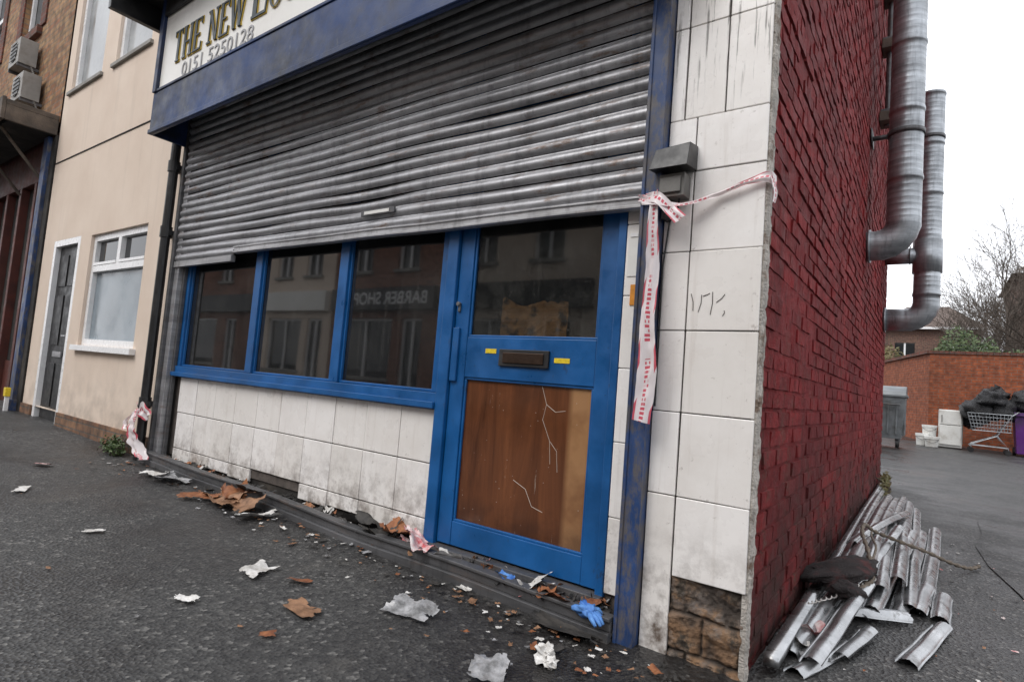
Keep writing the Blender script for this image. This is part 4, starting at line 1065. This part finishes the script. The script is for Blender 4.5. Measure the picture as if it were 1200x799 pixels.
single("cardboard",-3.75,-.20,.28,.18,.05,L_GY); single("paper_scrap",-3.95,-.22,.2,.12,.05,L_WH); single("paper_scrap",-2.62,-.22,.24,.10,.05,L_WH)
single("charred_scrap",-2.95,-.05,.3,.15,.08,L_BK,z0=.08)
random.seed(21)
mb=MB()
for i in range(110):
    x=U(-1.95,-.50); m=random.choice([L_BR,L_OR,L_BK,L_WH,L_BK,L_PK,L_GY,L_BK,L_OR])
    s_=U(.03,.12); crump(mb,x,U(-.035,.03),s_,s_*.7,U(.02,.06),m,z0=.04+U(0,.05),N=8)
for i in range(110):
    x=U(-4.4,-1.9); m=random.choice([L_BK,L_BK,L_OR,L_WH,L_BR,L_BK]); s_=U(.03,.09); crump(mb,x,U(-.03,.04),s_,s_*.7,U(.01,.04),m,z0=-.019*x+.04+U(0,.02),N=8)
mb.build("litter_heap")
single("cardboard",-1.72,.0,.20,.14,.10,L_OR,z0=.12); single("food_wrapper",-1.50,-.05,.24,.12,.10,L_PK,z0=.10,N=17); single("charred_scrap",-1.95,.0,.26,.14,.10,L_BK,z0=.10); single("charred_scrap",-1.80,-.03,.2,.14,.12,L_BK,z0=.09)
single("paper_scrap",-1.32,-.02,.15,.09,.05,L_WH,z0=.09); single("food_wrapper",-.98,-.03,.12,.07,.04,L_BL,z0=.09)
mb=MB(); mb.ell((-.555,-.075,.10),(.045,.028,.022),L_BL,.8,5,20,12)
for q in range(5):
    a=-.8+.4*q; mb.tube([(-.555+.03*math.cos(a),-.085+.02*math.sin(a),.10),(-.555+.065*math.cos(a),-.095+.04*math.sin(a),.092),(-.555+.085*math.cos(a+.2),-.10+.05*math.sin(a),.075)],[.011,.010,.006],L_BL,8)
mb.build("blue_glove",smooth=True)
single("cardboard",-.72,-.05,.18,.10,.06,L_OR,z0=.07); single("charred_scrap",-.62,-.12,.3,.12,.05,L_BK)
single("food_wrapper",.13,.62,.12,.09,.07,L_PK); single("food_wrapper",.10,.48,.14,.10,.05,L_WH); single("plastic_bag",.16,.40,.12,.10,.04,L_GY)
mb=MB()
for i in range(460):
    q=R()
    if q<.62: x=U(-4.6,-.2); y=-.1-abs(random.gauss(0,.13))
    elif q<.72: x=U(-6.5,0); y=U(-1.6,-.1)
    else: x=U(-1.2,.2); y=-.12-abs(random.gauss(0,.22))
    m=random.choice([L_OR,L_BR,L_WH,L_BK,L_BK,L_GY,L_BR,L_BK,L_BK]); s_=U(.007,.03) if R()<.92 else U(.04,.07)
    crump(mb,x,y,s_,s_*U(.4,.9),s_*.2,m,N=6)
for i in range(70):
    x=U(.0,1.1); y=U(.1,3.5); m=random.choice([L_OR,L_BR,L_WH,L_BK,L_PK]); s_=U(.008,.03); crump(mb,x,y,s_,s_*.6,.006,m,N=6)
mb.build("scattered_litter")

# ------------------------------------------------------------ world, sun, camera
w=bpy.data.worlds.new("World"); scn.world=w; w.use_nodes=True; nt=w.node_tree; bg=nt.nodes["Background"]
sky=nt.nodes.new("ShaderNodeTexSky"); sky.sky_type='NISHITA'; sky.sun_disc=False
EL,AZ=math.radians(48),math.radians(200)
sky.sun_elevation=EL; sky.sun_rotation=AZ; sky.dust_density=4; sky.air_density=1.2
mx=nt.nodes.new("ShaderNodeMix"); mx.data_type='RGBA'; mx.inputs[0].default_value=.88
nt.links.new(sky.outputs[0],mx.inputs[6]); mx.inputs[7].default_value=(17.4,17.7,18.5,1)
nt.links.new(mx.outputs[2],bg.inputs[0]); bg.inputs[1].default_value=.1
sl=bpy.data.lights.new("sun",'SUN'); sl.energy=1.5; sl.angle=math.radians(30); sl.color=(1,.97,.94)
so=bpy.data.objects.new("sun",sl); COL.objects.link(so)
dirv=Vector((math.sin(AZ)*math.cos(EL),math.cos(AZ)*math.cos(EL),math.sin(EL)))
so.rotation_euler=dirv.to_track_quat('Z','Y').to_euler()
cd=bpy.data.cameras.new("camera"); co=bpy.data.objects.new("camera",cd); COL.objects.link(co)
zx=Vector((.588,-.8053,-.07)).normalized(); xx=Vector((.808,.5837,.0798)); xx=(xx-zx*xx.dot(zx)).normalized(); yy=zx.cross(xx)
m=Matrix.Identity(4)
for i in range(3): m[i][0]=xx[i]; m[i][1]=yy[i]; m[i][2]=zx[i]
m.translation=Vector((.496,-2.144,.95)); co.matrix_world=m
cd.sensor_width=36; cd.lens=676/1200*36; cd.clip_start=.05; cd.clip_end=1500
scn.camera=co
